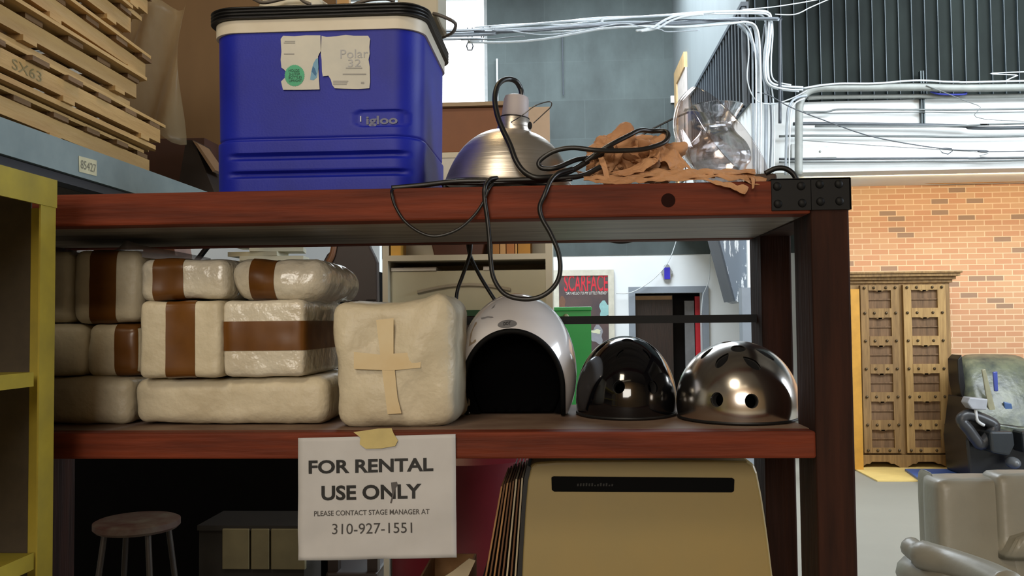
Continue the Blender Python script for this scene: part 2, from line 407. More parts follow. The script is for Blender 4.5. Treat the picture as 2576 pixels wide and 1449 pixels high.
# framed poster
Yp = YB-.05
l, r_ = pt(1392, 760, Yp).x, pt(1545, 760, Yp).x; zt_, zb_ = pt(1470, 679, Yp).z, pt(1470, 905, Yp).z
t = thing('movie_poster', ((l+r_)/2, YB, zb_), 'framed dark movie poster with red block letters on the white wall', 'poster')
fwid = .09
MB().box(l, r_, YB-.04, YB, zb_, zt_).build('poster_sheet', mat('poster_dark', (66, 58, 66), .4, var=.2, scale=3, rgb2=(96, 74, 70)), t)
b = MB()
b.box(l, l+fwid, YB-.06, YB-.04, zb_, zt_); b.box(r_-fwid, r_, YB-.06, YB-.04, zb_, zt_); b.box(l+fwid, r_-fwid, YB-.06, YB-.04, zt_-fwid, zt_); b.box(l+fwid, r_-fwid, YB-.06, YB-.04, zb_, zb_+fwid)
b.build('frame', mat('frame_cream', (214, 210, 194), .5), t)
textpx('title_lettering', 'SCARFACE', 1419, 1529, 690, 733, YB-.045, mat('title_red', (214, 44, 62), .5), t, bold=.012)
textpx('tagline_lettering', '"SAY HELLO TO MY LITTLE FRIEND"', 1423, 1528, 733.5, 741, YB-.045, mat('title_white', (235, 235, 230), .5), t, shear=.2)
def blob(name, cx, cy, rx, ry, Y, m_, par, k=20):
    c = pt(cx, cy, Y); s = Y/2231.0; vs = []
    for i in range(k):
        a = 2*math.pi*i/k; q = 1+.22*math.sin(3*a+cx)+.12*math.sin(5*a)
        vs.append((c.x+rx*s*q*math.cos(a), Y, c.z+ry*s*q*math.sin(a)))
    return MB().prism(vs, (0, .002, 0)).build(name, m_, par)
blob('printed_smoke', 1522, 778, 15, 20, YB-.044, mat('teal_print', (150, 196, 196), .5), t)
blob('printed_smoke', 1500, 842, 18, 22, YB-.044, mat('grey_print', (150, 152, 160), .5), t)
blob('printed_highlight', 1500, 834, 12, 5, YB-.0455, mat('cream_print', (220, 222, 190), .5), t)
blob('printed_shape', 1412, 765, 12, 18, YB-.044, mat('brown_print', (120, 84, 66), .5), t)
# blue hamsa ornament
Y = YB-.05; c = pt(1678, 687, Y)
t = thing('hand_ornament', (c.x, Y, c.z-.12), 'hand-shaped wall ornament with a blue centre hanging above the doorway', 'ornament')
s = Y/2231
prof = [(-15, 2), (-9, 12), (-6, 19), (0, 24), (6, 19), (9, 12), (15, 2), (10, -4), (9, -16), (4, -20), (-4, -20), (-9, -16), (-10, -4)]
prof = [(x, z) for x, z in prof]
MB().prism([(c.x+x*s, Y, c.z+z*s) for x, z in prof], (0, .03, 0)).build('hand_body', mat('silver_plate', (170, 174, 176), .4, .4), t)
MB().box(c.x-7*s, c.x+7*s, Y-.02, Y-.001, c.z-15*s, c.z+14*s).build('blue_inlay', mat('cobalt', (52, 48, 200), .3), t)
# thin white wires hanging there
def cable(name, L, Y, rpx, material, label, cat, group=None, seg=6, n=8, r=None):
    W0 = pxs(L, Y)
    if L[0][0] == 2600: W0.insert(0, Vector((8.9, W0[0].y, W0[0].z)))
    if L[-1][0] == 2600: W0.append(Vector((8.9, W0[-1].y, W0[-1].z)))
    if L[0][0] == 1095: W0.insert(0, Vector((-5.9, W0[0].y, W0[0].z)))
    P = crom(W0, n)
    rr = r if r else rpx*(Y if Y else L[0][2])/2231/2
    return tag(MB().tube(P, rr, seg).build(name, material, smooth=True), label, cat, group)
wc = mat('white_wire', (225, 232, 236), .5)
cable('wall_wire', [(1711, 560), (1700, 610), (1679, 662), (1640, 705), (1590, 735), (1550, 738)], YB-.12, 2.2, wc, 'thin white wire looping past the blue hand ornament', 'wire')
cable('wall_wire', [(1796, 560), (1793, 605), (1786, 650), (1784, 700), (1776, 725), (1768, 745), (1765, 790)], YB-.12, 2.0, wc, 'thin white wire drooping over the right door jamb', 'wire')
# ---------------------------------------------------------------- cable bundle
CW = [mat('cable_white', (216, 224, 230), .5), mat('cable_light', (178, 188, 198), .5), mat('cable_grey', (120, 128, 136), .5), mat('cable_dark', (70, 76, 84), .5)]
gb = 'overhead cable bundle'
bund = [
 ('topmost white cable of the overhead bundle running to the mezzanine corner', 0, 6, [(1095, 78), (1240, 66), (1380, 58), (1500, 46), (1640, 41), (1750, 32), (1860, 28), (1925, 30), (1940, 48), (1936, 110), (1930, 170), (1938, 205), (1965, 216), (2020, 220)]),
 ('upper white cable of the bundle, just under its topmost cable', 0, 5, [(1095, 84), (1250, 70), (1400, 55), (1510, 50), (1640, 40), (1760, 36), (1870, 34), (1928, 36), (1934, 60), (1928, 130), (1925, 180), (1935, 212), (1975, 224), (2020, 226)]),
 ('light grey cable in the middle of the overhead bundle', 1, 6, [(1095, 86), (1250, 76), (1400, 68), (1560, 56), (1700, 56), (1840, 46), (1900, 48), (1960, 50)]),
 ('thick grey cable at the core of the overhead bundle', 2, 7, [(1095, 92), (1260, 82), (1420, 70), (1560, 62), (1720, 60), (1860, 48), (1958, 46)]),
 ('dark cable threaded through the overhead bundle', 3, 4, [(1095, 80), (1200, 80), (1350, 78), (1450, 70), (1600, 60), (1700, 50), (1860, 52)]),
 ('low white cable sagging below the overhead bundle', 0, 6, [(1095, 98), (1180, 106), (1280, 106), (1370, 98), (1450, 84), (1520, 72), (1620, 66), (1720, 68), (1830, 60), (1880, 56), (1905, 75), (1912, 150), (1914, 300), (1912, 440)]),
 ('white cable crossing the bundle from low to high', 0, 6, [(1600, 78), (1640, 70), (1670, 52), (1700, 40), (1740, 36), (1800, 30)]),
 ('second white cable crossing the bundle beside the first', 0, 5, [(1612, 79), (1652, 72), (1684, 54), (1720, 42), (1770, 36)]),
 ('thin pale wire hanging loose under the bundle', 1, 3, [(1290, 78), (1340, 86), (1400, 86), (1480, 74), (1560, 60), (1610, 66), (1660, 74), (1680, 80), (1760, 76)]),
 ('thin grey wire along the bundle over the bright window', 2, 3, [(1095, 101), (1160, 100), (1240, 98), (1300, 92), (1320, 92)]),
]
YW = YC-.25
for qi, (lb, ci, rp, L) in enumerate(bund): cable('overhead_cable', L, YW-.024*qi, rp, CW[ci], lb, 'cable', gb)
for i, (x, y) in enumerate(((1182, 70), (1216, 72))):
    lab = ('metal hanger clip gripping the bundle, with a shackle below', 'thin metal hanger clip right of the shackle hanger')[i]
    b = MB(); Y = YW
    b.tube(pxs([(x-6, y), (x-5, y+20), (x-4, y+36)], Y), .006, 5)
    if i == 0:
        b.tube(pxs([(x+6, y), (x+6, y+20), (x+4, y+34)], Y), .006, 5)
        b.tube(pxs([(x-6, y+38), (x-8, y+46), (x-5, y+56), (x+5, y+56), (x+8, y+46), (x+5, y+38)], Y), .007, 5, True)
    else: b.tube(pxs([(x-6, y), (x, y-3), (x+2, y+14), (x-4, y+36)], Y), .005, 5)
    tag(b.build('cable_hanger', CW[3]), lab, 'hanger')
for i, (x, y, rp) in enumerate(((1514, 56, 5),)):
    tag(MB().tube(pxs([(x, y-8), (x+1, y+18)], YW-.04), .014, 6).build('cable_clamp', CW[0]), 'short white clamp around the bundle on the grey wall', 'clamp')
tag(MB().cyl(pt(1250, 148, YB-.06), pt(1252, 330, YB-.06), .016, 8).build('wall_rod', CW[0], smooth='auto'), 'thin white vertical rod on the grey panel wall beside the bright window', 'rod')
tag(MB().cyl(pt(1414, 60, YB-.06), pt(1417, 240, YB-.06), .010, 8).build('wall_rod', CW[3], smooth='auto'), 'thin dark vertical line cable on the middle of the grey panel wall', 'cable')
for lb, ci, rp, L in [('thin white cable weaving over the top of the bundle', 0, 4, [(1095, 76), (1200, 68), (1330, 60), (1420, 62), (1540, 48), (1660, 38), (1800, 30), (1900, 26), (1936, 34), (1944, 80), (1940, 150), (1946, 200), (1990, 214)]),
    ('pale cable doubling the sagging one below the bundle', 0, 4, [(1095, 88), (1220, 84), (1330, 80), (1440, 78), (1560, 68), (1680, 62), (1800, 54), (1870, 60), (1896, 110), (1902, 200), (1900, 440)]),
    ('thin pale cable falling from the bundle onto the diagonal conduit', 0, 3, [(1840, 44), (1876, 74), (1884, 130), (1880, 200), (1900, 250), (1940, 262), (1985, 250), (2030, 228)]),
    ('white cable tied beside the junction bend at the corner', 0, 5, [(1860, 34), (1918, 40), (1928, 90), (1922, 140), (1926, 200), (1950, 222), (2010, 230)])]:
    YW += .018; cable('overhead_cable', L, YW, rp, CW[ci], lb, 'cable', gb)
# thin upper wires to the right top
cable('stray_wire', [(1868, 24), (1940, 18), (2020, 6), (2080, -6)], YW, 3, wc, 'thin white wire rising to the top edge above the siding', 'wire')
cable('stray_wire', [(1950, 36), (2000, 36), (2040, 18), (2090, -4)], YW, 3, wc, 'second white wire dipping before it rises to the top edge', 'wire')
# verticals at the corner
vert = [
 ('leftmost thin vertical conduit at the mezzanine corner', 1, 5, [(1888, 70), (1893, 120), (1894, 300), (1897, 440)]),
 ('white conduit hugging the corner, right of the thin one', 0, 9, [(1878, 60), (1896, 66), (1904, 100), (1907, 200), (1908, 440)]),
 ('pale conduit sweeping down diagonally from the bundle', 1, 9, [(1856, 60), (1885, 90), (1905, 140), (1920, 190), (1927, 250), (1926, 440)]),
 ('grey cable dropping between two pale conduits', 2, 5, [(1925, 60), (1918, 110), (1916, 160), (1930, 210), (1938, 260), (1940, 340), (1936, 440)]),
 ('thin white vertical cable beside the junction box', 0, 4, [(1935, 60), (1932, 120), (1934, 190), (1944, 240), (1948, 330), (1946, 440)]),
 ('light curved conduit bending down from the second pipe', 1, 6, [(2030, 240), (2005, 246), (1988, 262), (1980, 300), (1976, 440)]),
 ('thin bright conduit just left of the thick vertical pipe', 0, 4, [(2024, 248), (2002, 258), (1990, 280), (1987, 330), (1985, 440)]),
 ('dark square conduit running down the siding corner', 3, 8, [(1880, 48), (1958, 48), (1962, 60), (1962, 180), (1962, 310)]),
]
for qi, (lb, ci, rp, L) in enumerate(vert): cable('vertical_conduit', L, YC-.05-.03*qi, rp, CW[ci], lb, 'conduit', 'conduits at the corner')
# horizontal pipes on the white band
PG = [mat('pipe_light', (150, 154, 150), .5), mat('pipe_mid', (112, 118, 118), .5), mat('pipe_dark', (80, 86, 92), .5)]
hor = [
 ('thick grey pipe bending down at the left of the white band', 0, 20, -.16, [(2600, 219), (2300, 219), (2120, 221), (2060, 222), (2030, 232), (2014, 254), (2010, 300), (2009, 440)]),
 ('second grey pipe along the top of the white band', 0, 11, -.07, [(2600, 240), (2300, 242), (2100, 244), (2030, 246)]),
 ('thin pipe across the white band, below the two thick ones', 1, 5, -.06, [(2600, 273), (2300, 276), (2120, 275), (2080, 281), (2020, 281)]),
 ('hairline pipe just under the thin pipe on the band', 1, 3, -.06, [(2600, 281), (2300, 282), (2030, 286)]),
 ('dark pipe through the middle of the white band', 2, 9, -.08, [(2600, 321), (2420, 317), (2300, 314), (2050, 311), (1995, 312)]),
 ('slim pipe overlapping the dark middle pipe', 1, 5, -.12, [(2600, 310), (2480, 314), (2350, 318), (2050, 318)]),
 ('grey pipe below the dark middle pipe', 1, 6, -.06, [(2600, 342), (2300, 343), (2050, 341), (1960, 343)]),
 ('lower twin pipe, the upper of two near the bottom of the band', 2, 6, -.06, [(2600, 396), (2400, 398), (2050, 400), (1960, 400)]),
 ('lower twin pipe, the lower of two near the bottom of the band', 1, 5, -.07, [(2600, 403), (2300, 406), (2060, 408), (1960, 408)]),
]
for lb, ci, rp, dy, L in hor: cable('wall_pipe', L, YC+dy, rp, PG[ci], lb, 'pipe', 'pipes on the white band')
cable('overhead_cable', [(2020, 222), (2100, 211), (2200, 210), (2290, 203), (2340, 203), (2400, 206), (2600, 203)], YC-.2, 5, CW[0], 'white cable lying along the top of the thick grey pipe', 'cable')
cable('stray_wire', [(1905, 232), (1935, 240), (1990, 270), (2080, 305), (2200, 345), (2370, 374), (2480, 379), (2600, 380)], YC-.32, 3, PG[2], 'long dark wire slanting down across the white band', 'wire')
cable('stray_wire', [(2330, 215), (2370, 230), (2460, 265), (2600, 305)], YC-.2, 2, PG[1], 'thin grey wire slanting from the thick pipe to the right', 'wire')
cable('stray_wire', [(2000, 352), (2060, 356), (2200, 366), (2360, 376), (2480, 384), (2600, 396)], YC-.1, 2, PG[1], 'faint grey wire low on the white band', 'wire')
cable('stray_wire', [(2600, 180), (2560, 190), (2530, 203)], YC-.18, 3, CW[0], 'short white wire dropping at the right edge', 'wire')
cable('blue_cord_coil', [(2340, 230), (2360, 236), (2400, 238), (2430, 236), (2420, 228), (2370, 226), (2345, 230)], YC-.13, 5, mat('blue_cord', (28, 44, 150), .5), 'blue cord coil tucked behind the thick grey pipe', 'cord')
tag(MB().tube(pxs([(2362, 374), (2370, 384), (2385, 388), (2396, 380), (2394, 374), (2380, 373)], YC-.15), .005, 5, True).build('wire_loop', PG[2]), 'small dark wire loop with a splice on the white band', 'wire')
a0, a1 = pt(2315, 178, YC-.05), pt(2328, 311, YC-.05)
b = MB(); b.box(a0.x, a0.x+.012, YC-.05, YC-.002, a1.z, a0.z); b.box(a1.x-.012, a1.x, YC-.05, YC-.002, a1.z, a0.z); b.box(a0.x+.012, a1.x-.012, YC-.012, YC-.002, a1.z, a0.z)
tag(b.build('strut_channel', mat('strut', (56, 66, 68), .4, .4)), 'dark vertical steel channel bracket holding the pipes', 'bracket')
a0, a1 = pt(1990, 362, YC-.03), pt(2105, 396, YC-.03)
t = thing('junction_cover', (a0.x, YC-.03, a1.z), 'blank white cover box low on the white band', 'cover')
MB().box(a0.x, a1.x, YC-.04, YC-.002, a1.z, a0.z).build('cover_plate', mat('cover_white', (220, 224, 222), .5), t, bevel=.005)
c = pt(2063, 381, YC-.04); MB().ball(c, .012).build('screw', mat('screw', (170, 172, 170), .4, .5), t, smooth=True)
cable('brown_pipe', [(2125, 452), (2330, 455), (2376, 450), (2600, 448)], YBR-.2, 5, mat('pipe_brown', (168, 120, 66), .5), 'brown pipe under the band along the top of the brick wall', 'pipe')
cable('brown_pipe', [(2600, 418), (2520, 440), (2380, 442), (2330, 460), (2600, 456)], YBR-.12, 4, mat('pipe_brown', (168, 120, 66), .5), 'bent brown pipe crossing the top of the brick wall', 'pipe')
# junction tray behind the bracket
p = pt(1990, 442, 8.2)
# ================================================================== RIGHT-HAND ROOM
# yellow and blue mats
ya, yb = ptz(2300, 1166, 0).y, ptz(2300, 1212, 0).y
tag(MB().box(2.75, 6.5, yb, ya+.3, 0.001, .012).build('yellow_mat', mat('yellow_mat', (226, 196, 120), .6, var=.06)), 'pale yellow floor mat in front of the carved armoire', 'mat')
q = [ptz(2276, 1180, .03), ptz(2331, 1218, .03)]
yy0, yy1 = q[1].y, q[0].y
poly = [(q[0].x, yy1, .013), (6.3, yy1, .013), (6.3, yy0, .013), (q[1].x, yy0, .013)]
tag(MB().prism(poly, (0, 0, .02)).build('blue_mat', mat('blue_mat', (66, 96, 160), .45, var=.1, scale=3)), 'blue floor mat lying over the yellow one behind the sofa', 'mat')
# carved armoire
YA = 8.86
wl, wr = pt(2128, 900, YA).x, pt(2394, 900, YA).x
zb = .13; ztop = pt(2280, 712, YA).z
w1 = wood('carved_wood', (150, 118, 72), (112, 84, 48), 'z', .7, 6, 0)
w2 = wood('door_wood', (176, 142, 88), (138, 106, 62), 'z', .7, 6, 0)
w3 = wood('panel_wood', (124, 94, 64), (92, 68, 44), 'z', .75, 6, 0)
t = thing('carved_armoire', ((wl+wr)/2, YA+.2, 0.012), 'tall carved wooden armoire with studded double doors by the brick wall', 'armoire')
b = MB(); b.box(wl, wr, YA, YA+.4, zb, ztop); b.build('carcass', w1, t, bevel=.006)
b = MB()
for i, (e, h) in enumerate(((.02, .03), (.045, .03), (.075, .03), (.09, .02))):
    z0 = ztop+sum((.03, .03, .03, .02)[:i]); b.box(wl-e, wr+e, YA-e, YA+.4, z0, z0+h)
b.build('cornice', w1, t, bevel=.004)
b = MB()
pl, pr = wl-.02, pt(2440, 1150, YA-.04).x
def notch(x): return [(x-.19, .0), (x-.13, .035), (x-.10, .035), (x-.08, .055), (x+.08, .055), (x+.10, .035), (x+.13, .035), (x+.19, .0)]
out = [(pl, .012)]
for xc in (pt(2215, 1160, YA-.05).x, pt(2332, 1160, YA-.05).x): out += [(x, z+.012) for x, z in notch(xc)]
out += [(pr, .012), (pr, zb), (pl, zb)]
b.xz(out, YA-.05, YA+.4); b.build('plinth', w1, t)
studm = mat('iron_stud', (90, 76, 56), .4, .7)
for di, (a, c) in enumerate(((2165, 2261), (2272, 2378))):
    x0, x1 = pt(a, 900, YA).x, pt(c, 900, YA).x
    z0, z1 = zb+.02, ztop-.02
    n = 6; D = (z1-z0)
    dm = (w1 if di == 0 else w2)
    dr = MB(); st = .075; yf = YA-.045
    dr.box(x0, x0+st, yf, YA-.001, z0, z1); dr.box(x1-st, x1, yf, YA-.001, z0, z1)
    ph = D/n
    rails = []
    for k in range(n+1):
        zc = z0+k*ph; a0 = max(z0, zc-.045); a1 = min(z1, zc+.045)
        if k in (0, n): a0, a1 = (z0, z0+.05) if k == 0 else (z1-.05, z1)
        dr.box(x0+st, x1-st, yf-.004, YA-.001, a0, a1); rails.append((a0, a1))
        if 0 < k:
            xm = (x0+x1)/2
            dr.prism([(xm-.05, yf, a0), (xm-.02, yf, a0-.012), (xm, yf, a0+.03), (xm+.02, yf, a0-.012), (xm+.05, yf, a0)], (0, .02, 0))
    door = dr.build('door', dm, t)
    for k in range(n):
        a0, a1 = rails[k][1], rails[k+1][0]
        pb = MB(); pb.box(x0+st, x1-st, YA-.02, YA-.002, a0, a1)
        pb.box(x0+st, x1-st, YA-.032, YA-.02, a0+(a1-a0)*.46, a0+(a1-a0)*.54)
        pb.build('door_panel', w3, door)
    for k in range(n+1):
        zc = (rails[k][0]+rails[k][1])/2
        for xx in (x0+.035, x0+st+.05, x1-st-.05, x1-.035):
            MB().ball((xx, yf-.006, zc), .014, .012, .014, 8, 6).build('stud', studm, door, smooth=True)
# yellow plank beside it
x0, x1 = pt(2141, 900, YA-.15).x, pt(2164, 900, YA-.15).x
tag(MB().box(x0, x1, YA-.17, YA-.13, .013, pt(2155, 728, YA-.1).z).build('yellow_plank', mat('yellow_wood', (206, 150, 56), .5)), 'yellow wooden plank leaning at the left of the armoire', 'plank')
# massage chair
YM = 8.08
def mp(px, py, dy=0): return pt(px, py, YM+dy)
sc = YM/2231
blk = mat('black_leather', (24, 24, 26), .35, var=.1); gplas = mat('green_film', (106, 110, 88), .3, var=.15, scale=9, rgb2=(60, 66, 62), bump=.4, bscale=14)
base = mp(2500, 1172)
t = thing('massage_chair', (base.x, YM+.3, .012), 'black massage chair under a greenish plastic cover by the brick wall', 'massage chair')
b = MB(); poly = pxs([(2445, 1000), (2470, 1060), (2580, 1075), (2680, 1080), (2680, 1172), (2440, 1172), (2432, 1110)], YM); poly[4].z = poly[5].z = .034
b.prism(poly, (0, .5, 0)); b.build('base', blk, t, bevel=.02)
# back: lofted, tilting away
rows = [(2415, 2575, 890, .52, .10), (2412, 2590, 915, .46, .13), (2415, 2600, 960, .38, .15), (2425, 2612, 1010, .28, .15), (2440, 2625, 1060, .18, .13), (2450, 2640, 1085, .12, .10)]
b = MB(); vs = []; n = 16
for (l, r_, y, dy, th) in rows:
    for k in range(n):
        a = 2*math.pi*k/n; u = math.copysign(abs(math.cos(a))**.5, math.cos(a)); v = math.copysign(abs(math.sin(a))**.7, math.sin(a))
        P = pt((l+r_)/2+(r_-l)/2*u, y, YM+dy); vs.append(Vector((P.x, YM+dy+th*v, P.z+.02*v)))
fs = [list(range(n))[::-1], [5*n+k for k in range(n)]]
for i in range(5):
    for k in range(n): fs.append((i*n+k, i*n+(k+1) % n, (i+1)*n+(k+1) % n, (i+1)*n+k))
b.add(vs, fs); bk = b.build('plastic_covered_back', gplas, t, smooth=True, sub=1)
b = MB()
for (l, r_, y, dy, th) in rows[:4]:
    pass
b.prism(pxs([(2409, 905), (2420, 892), (2428, 960), (2440, 1050), (2428, 1040), (2412, 960)], YM+.3), (0, .22, 0)); b.build('side_shell', blk, t, bevel=.01)
for (pp, c) in (([(2470, 930), (2480, 928), (2500, 1010), (2515, 1070), (2500, 1075), (2485, 1020)], (150, 146, 120)), ([(2498, 936), (2510, 934), (2512, 985), (2502, 985)], (66, 78, 150)), ([(2525, 1010), (2545, 1015), (2560, 1075), (2535, 1078)], (70, 96, 140))):
    yv = YM+.12
    MB().prism(pxs(pp, yv), (0, .02, 0)).build('film_highlight_fold', mat('film_%d' % c[0], c, .3), t, bevel=.008)  # blue strips are highlights of the plastic cover, painted as coloured folds
b = MB(); b.prism(pxs([(2455, 1058), (2560, 1075), (2680, 1080), (2680, 1095), (2540, 1090), (2500, 1078)], YM-.02), (0, .35, 0)); b.build('seat_cover', gplas, t, bevel=.012)
arm = crom(pxs([(2418, 1056), (2440, 1044), (2490, 1062), (2500, 1078), (2470, 1118), (2455, 1106), (2436, 1080)], YM-.08), 5, True)
b = MB(); b.tube(arm, .05, 10, True); b.build('armrest_loop', mat('arm_grey', (52, 52, 54), .35), t, smooth=True)
b = MB(); b.prism(pxs([(2440, 1000), (2486, 1004), (2482, 1032), (2446, 1030), (2434, 1014)], YM-.15), (0, .14, 0)); b.build('remote_pocket', mat('pocket_grey', (158, 160, 166), .4), t, bevel=.01)
MB().tube(crom(pxs([(2454, 1030), (2458, 1056), (2468, 1066), (2476, 1070)], YM-.12), 5), .014, 8).build('remote_stalk', mat('stalk_white', (196, 196, 196), .4), t, smooth=True)
b = MB()
for x in (2520, 2600): b.prism(pxs([(x-30, 1085), (x+30, 1085), (x+34, 1120), (x+20, 1148), (x-24, 1140)], YM-.18), (0, .2, 0))
b.build('footrest', mat('foot_black', (40, 44, 48), .3), t, bevel=.02)
MB().ball(mp(2548, 1164, -.12), .055, .09, .05).build('caster', mat('caster_grey', (96, 98, 100), .3), t, smooth=True)
# recliner sofa
YS = 3.0
leath = mat('beige_leather', (150, 146, 132), .38, var=.05, scale=3, bump=.12, bscale=30, rgb2=(138, 135, 124)); leath2 = leath
o = pt(2560, 1449, YS)
t = thing('recliner_sofa', (o.x, YS+.3, 0), 'pale grey leather recliner sofa on the concrete floor at right', 'sofa')
def loft(rows, name, m_, par, sub=1):
    n = 20; vs = []
    for (x0, x1, y0, y1, z) in rows:
        for k in range(n):
            a = 2*math.pi*(k+.5)/n; u = math.copysign(abs(math.cos(a))**.22, math.cos(a)); v = math.copysign(abs(math.sin(a))**.3, math.sin(a))
            vs.append(Vector(((x0+x1)/2+(x1-x0)/2*u, (y0+y1)/2+(y1-y0)/2*v, z)))
    fs = [list(range(n))[::-1], [(len(rows)-1)*n+k for k in range(n)]]
    for i in range(len(rows)-1):
        for k in range(n): fs.append((i*n+k, i*n+(k+1) % n, (i+1)*n+(k+1) % n, (i+1)*n+k))
    b = MB(); b.add(vs, fs); return b.build(name, m_, par, smooth=True, sub=sub)
def X(px, py=1300, Y=YS): return pt(px, py, Y).x
def Zs(py, px=2450, Y=YS): return pt(px, py, Y).z
def wing(l, r_, top, y0, y1, name, lean=.0, mm=leath, zbot=.35):
    zt = Zs(top); l, r_ = X(l, 1300, (y0+y1)/2), X(r_, 1300, y0)
    loft([(l-.01, r_+.02, y0-.08, y1-.05, zbot), (l, r_+.01, y0, y1, zt-.35), (l+.004, r_, y0+.02, y1+.02, zt-.05), (l+.007, r_-.002, y0+.028, y1+.02, zt-.012), (l+.016, r_-.006, y0+.04, y1, zt)], name, mm, t)
wing(2330, 2362, 1203, YS+.07, YS+.2, 'back_shell')
wing(2340, 2760, 1207, YS-.02, YS+.15, 'back_cushion')
wing(2492, 2760, 1191, YS-.045, YS+.10, 'headrest_panel', zbot=Zs(1308))
wing(2512, 2760, 1316, YS-.04, YS+.12, 'lumbar_cushion')
# arm
P = crom([pt(2288, 1374, YS-.0), pt(2320, 1395, YS-.08), pt(2400, 1420, YS-.18), pt(2480, 1450, YS-.34), pt(2540, 1480, YS-.5)], 6)
b = MB(); b.tube(P, [.022]+[.034]*5+[.046]*(len(P)-6), 12); b.build('arm_pad', leath, t, smooth=True)
b = MB(); b.tube(crom([pt(2300, 1440, YS+.05), pt(2320, 1450, YS-.02), pt(2400, 1490, YS-.2), pt(2470, 1530, YS-.4)], 5), .06, 12); b.build('arm_side', leath, t, smooth=True)
loft([(X(2300), X(2760), YS-.55, YS+.15, .03), (X(2300), X(2760), YS-.55, YS+.15, .28), (X(2310), X(2760), YS-.5, YS+.12, .38)], 'seat_base', leath, t)
# ================================================================== SHELF UNIT
YF, YK = 1.57, 1.97
xr0, xr1 = pt(2046, 800, YF).x, pt(2143, 800, YF).x
xl = -1.25; PW = xr1-xr0; PD = .12
zt = pt(1200, 469, YF).z; zbm = pt(1200, 552, YF).z
zl1 = pt(1600, 1086, YF).z; zl0 = pt(1600, 1154, YF).z
YE = YK+PD
redx = wood('red_stained_wood', (116, 50, 27), (72, 29, 16), 'x', .65, 6, 0)
redz = wood('dark_post_wood', (54, 28, 18), (30, 15, 10), 'z', .8, 6, 0)
for _m in (redx, redz): _m.node_tree.nodes['Principled BSDF'].inputs['Specular IOR Level'].default_value = .2
greyw = wood('raw_shelf_wood', (158, 150, 138), (104, 96, 86), 'x', .45, 6, 0)  # grey wood, lightened to carry backlight sheen on the underside
dusty = mat('dusty_shelf_wood', (126, 104, 86), .7, var=.15, scale=9, rgb2=(96, 70, 54))
iron = mat('black_iron', (15, 15, 16), .6, 0, var=.1, spec=.25)
U = thing('wooden_shelving_unit', ((xl+xr1)/2, (YF+YE)/2, 0), 'dark red stained timber shelving unit with black iron corner bracket', 'shelving unit')
MB().box(xl+PW, xr0, YF, YF+.05, zbm, zt).build('front_beam', redx, U, bevel=.004)
MB().box(xl+PW, xr0, YE-.06, YE-.01, zbm, zt).build('back_beam', redx, U, bevel=.004)
MB().box(xl+PW, xr0, YF+.05, YE-.06, zbm+.002, zt-.001).build('upper_shelf_board', greyw, U)
MB().box(xl+PW, xr0, YF, YF+.045, zl0, zl1).build('lower_front_board', redx, U, bevel=.004)
MB().box(xl+PW, xr0, YF+.045, YE-.01, zl0+.01, zl1).build('lower_shelf_board', dusty, U)
ZB = .85
MB().box(xl+PW, xr0, YF+.01, YE-.01, ZB-.05, ZB).build('bottom_shelf_board', dusty, U)
for x in (xl, xr0):
    for y in (YF, YK): MB().box(x, x+PW, y, y+PD, 0.0, zt).build('post', redz, U, bevel=.004)
for z in (zt-.06,):
    MB().box(xr0, xr1, YF+PD, YK, z-.0, zt-.002).build('side_rail', redz, U)
    MB().box(xl, xl+PW, YF+PD, YK, z, zt-.002).build('side_rail', redz, U)
a = pt(1100, 809, YK+.06)
MB().box(xl+PW, xr0, YK+.055, YK+.067, a.z-.009, a.z+.009).build('back_rod', iron, U)
p0, p1 = pt(1939, 452, YF), pt(2137, 527, YF)
b = MB(); b.box(p0.x, xr0-.0005, YF-.004, YF-.0002, p1.z, zt+.002); b.box(xr0+.0005, xr1+.002, YF-.004, YF-.0002, p1.z, zt+.003); b.box(xr1, xr1+.003, YF-.004, YF+PD, p1.z, zt+.002)
b.box(p0.x, xr1+.002, YF-.004, YF+.05, zt+.0003, zt+.003)
br = b.build('corner_bracket', iron, U)
for (x, y) in ((1955, 469), (2015, 468), (2062, 464), (2110, 463), (1957, 513), (2018, 511), (2064, 507), (2112, 506)):
    MB().ball(pt(x, y, YF-.004), .0075, .005, .0075, 14, 8).build('rivet', iron, br, smooth=True)
k = pt(1681, 504, YF)
MB().lathe([(.0001, 0), (.0125, 0)], (k.x, YF-.0003, k.z), 24, Matrix.Rotation(math.pi/2, 3, 'X')).build('knot', mat('knot_dark', (34, 12, 8), .8, spec=.1), U)

def base_y(px, py, z=None): return ptz(px, py, zl1 if z is None else z).y
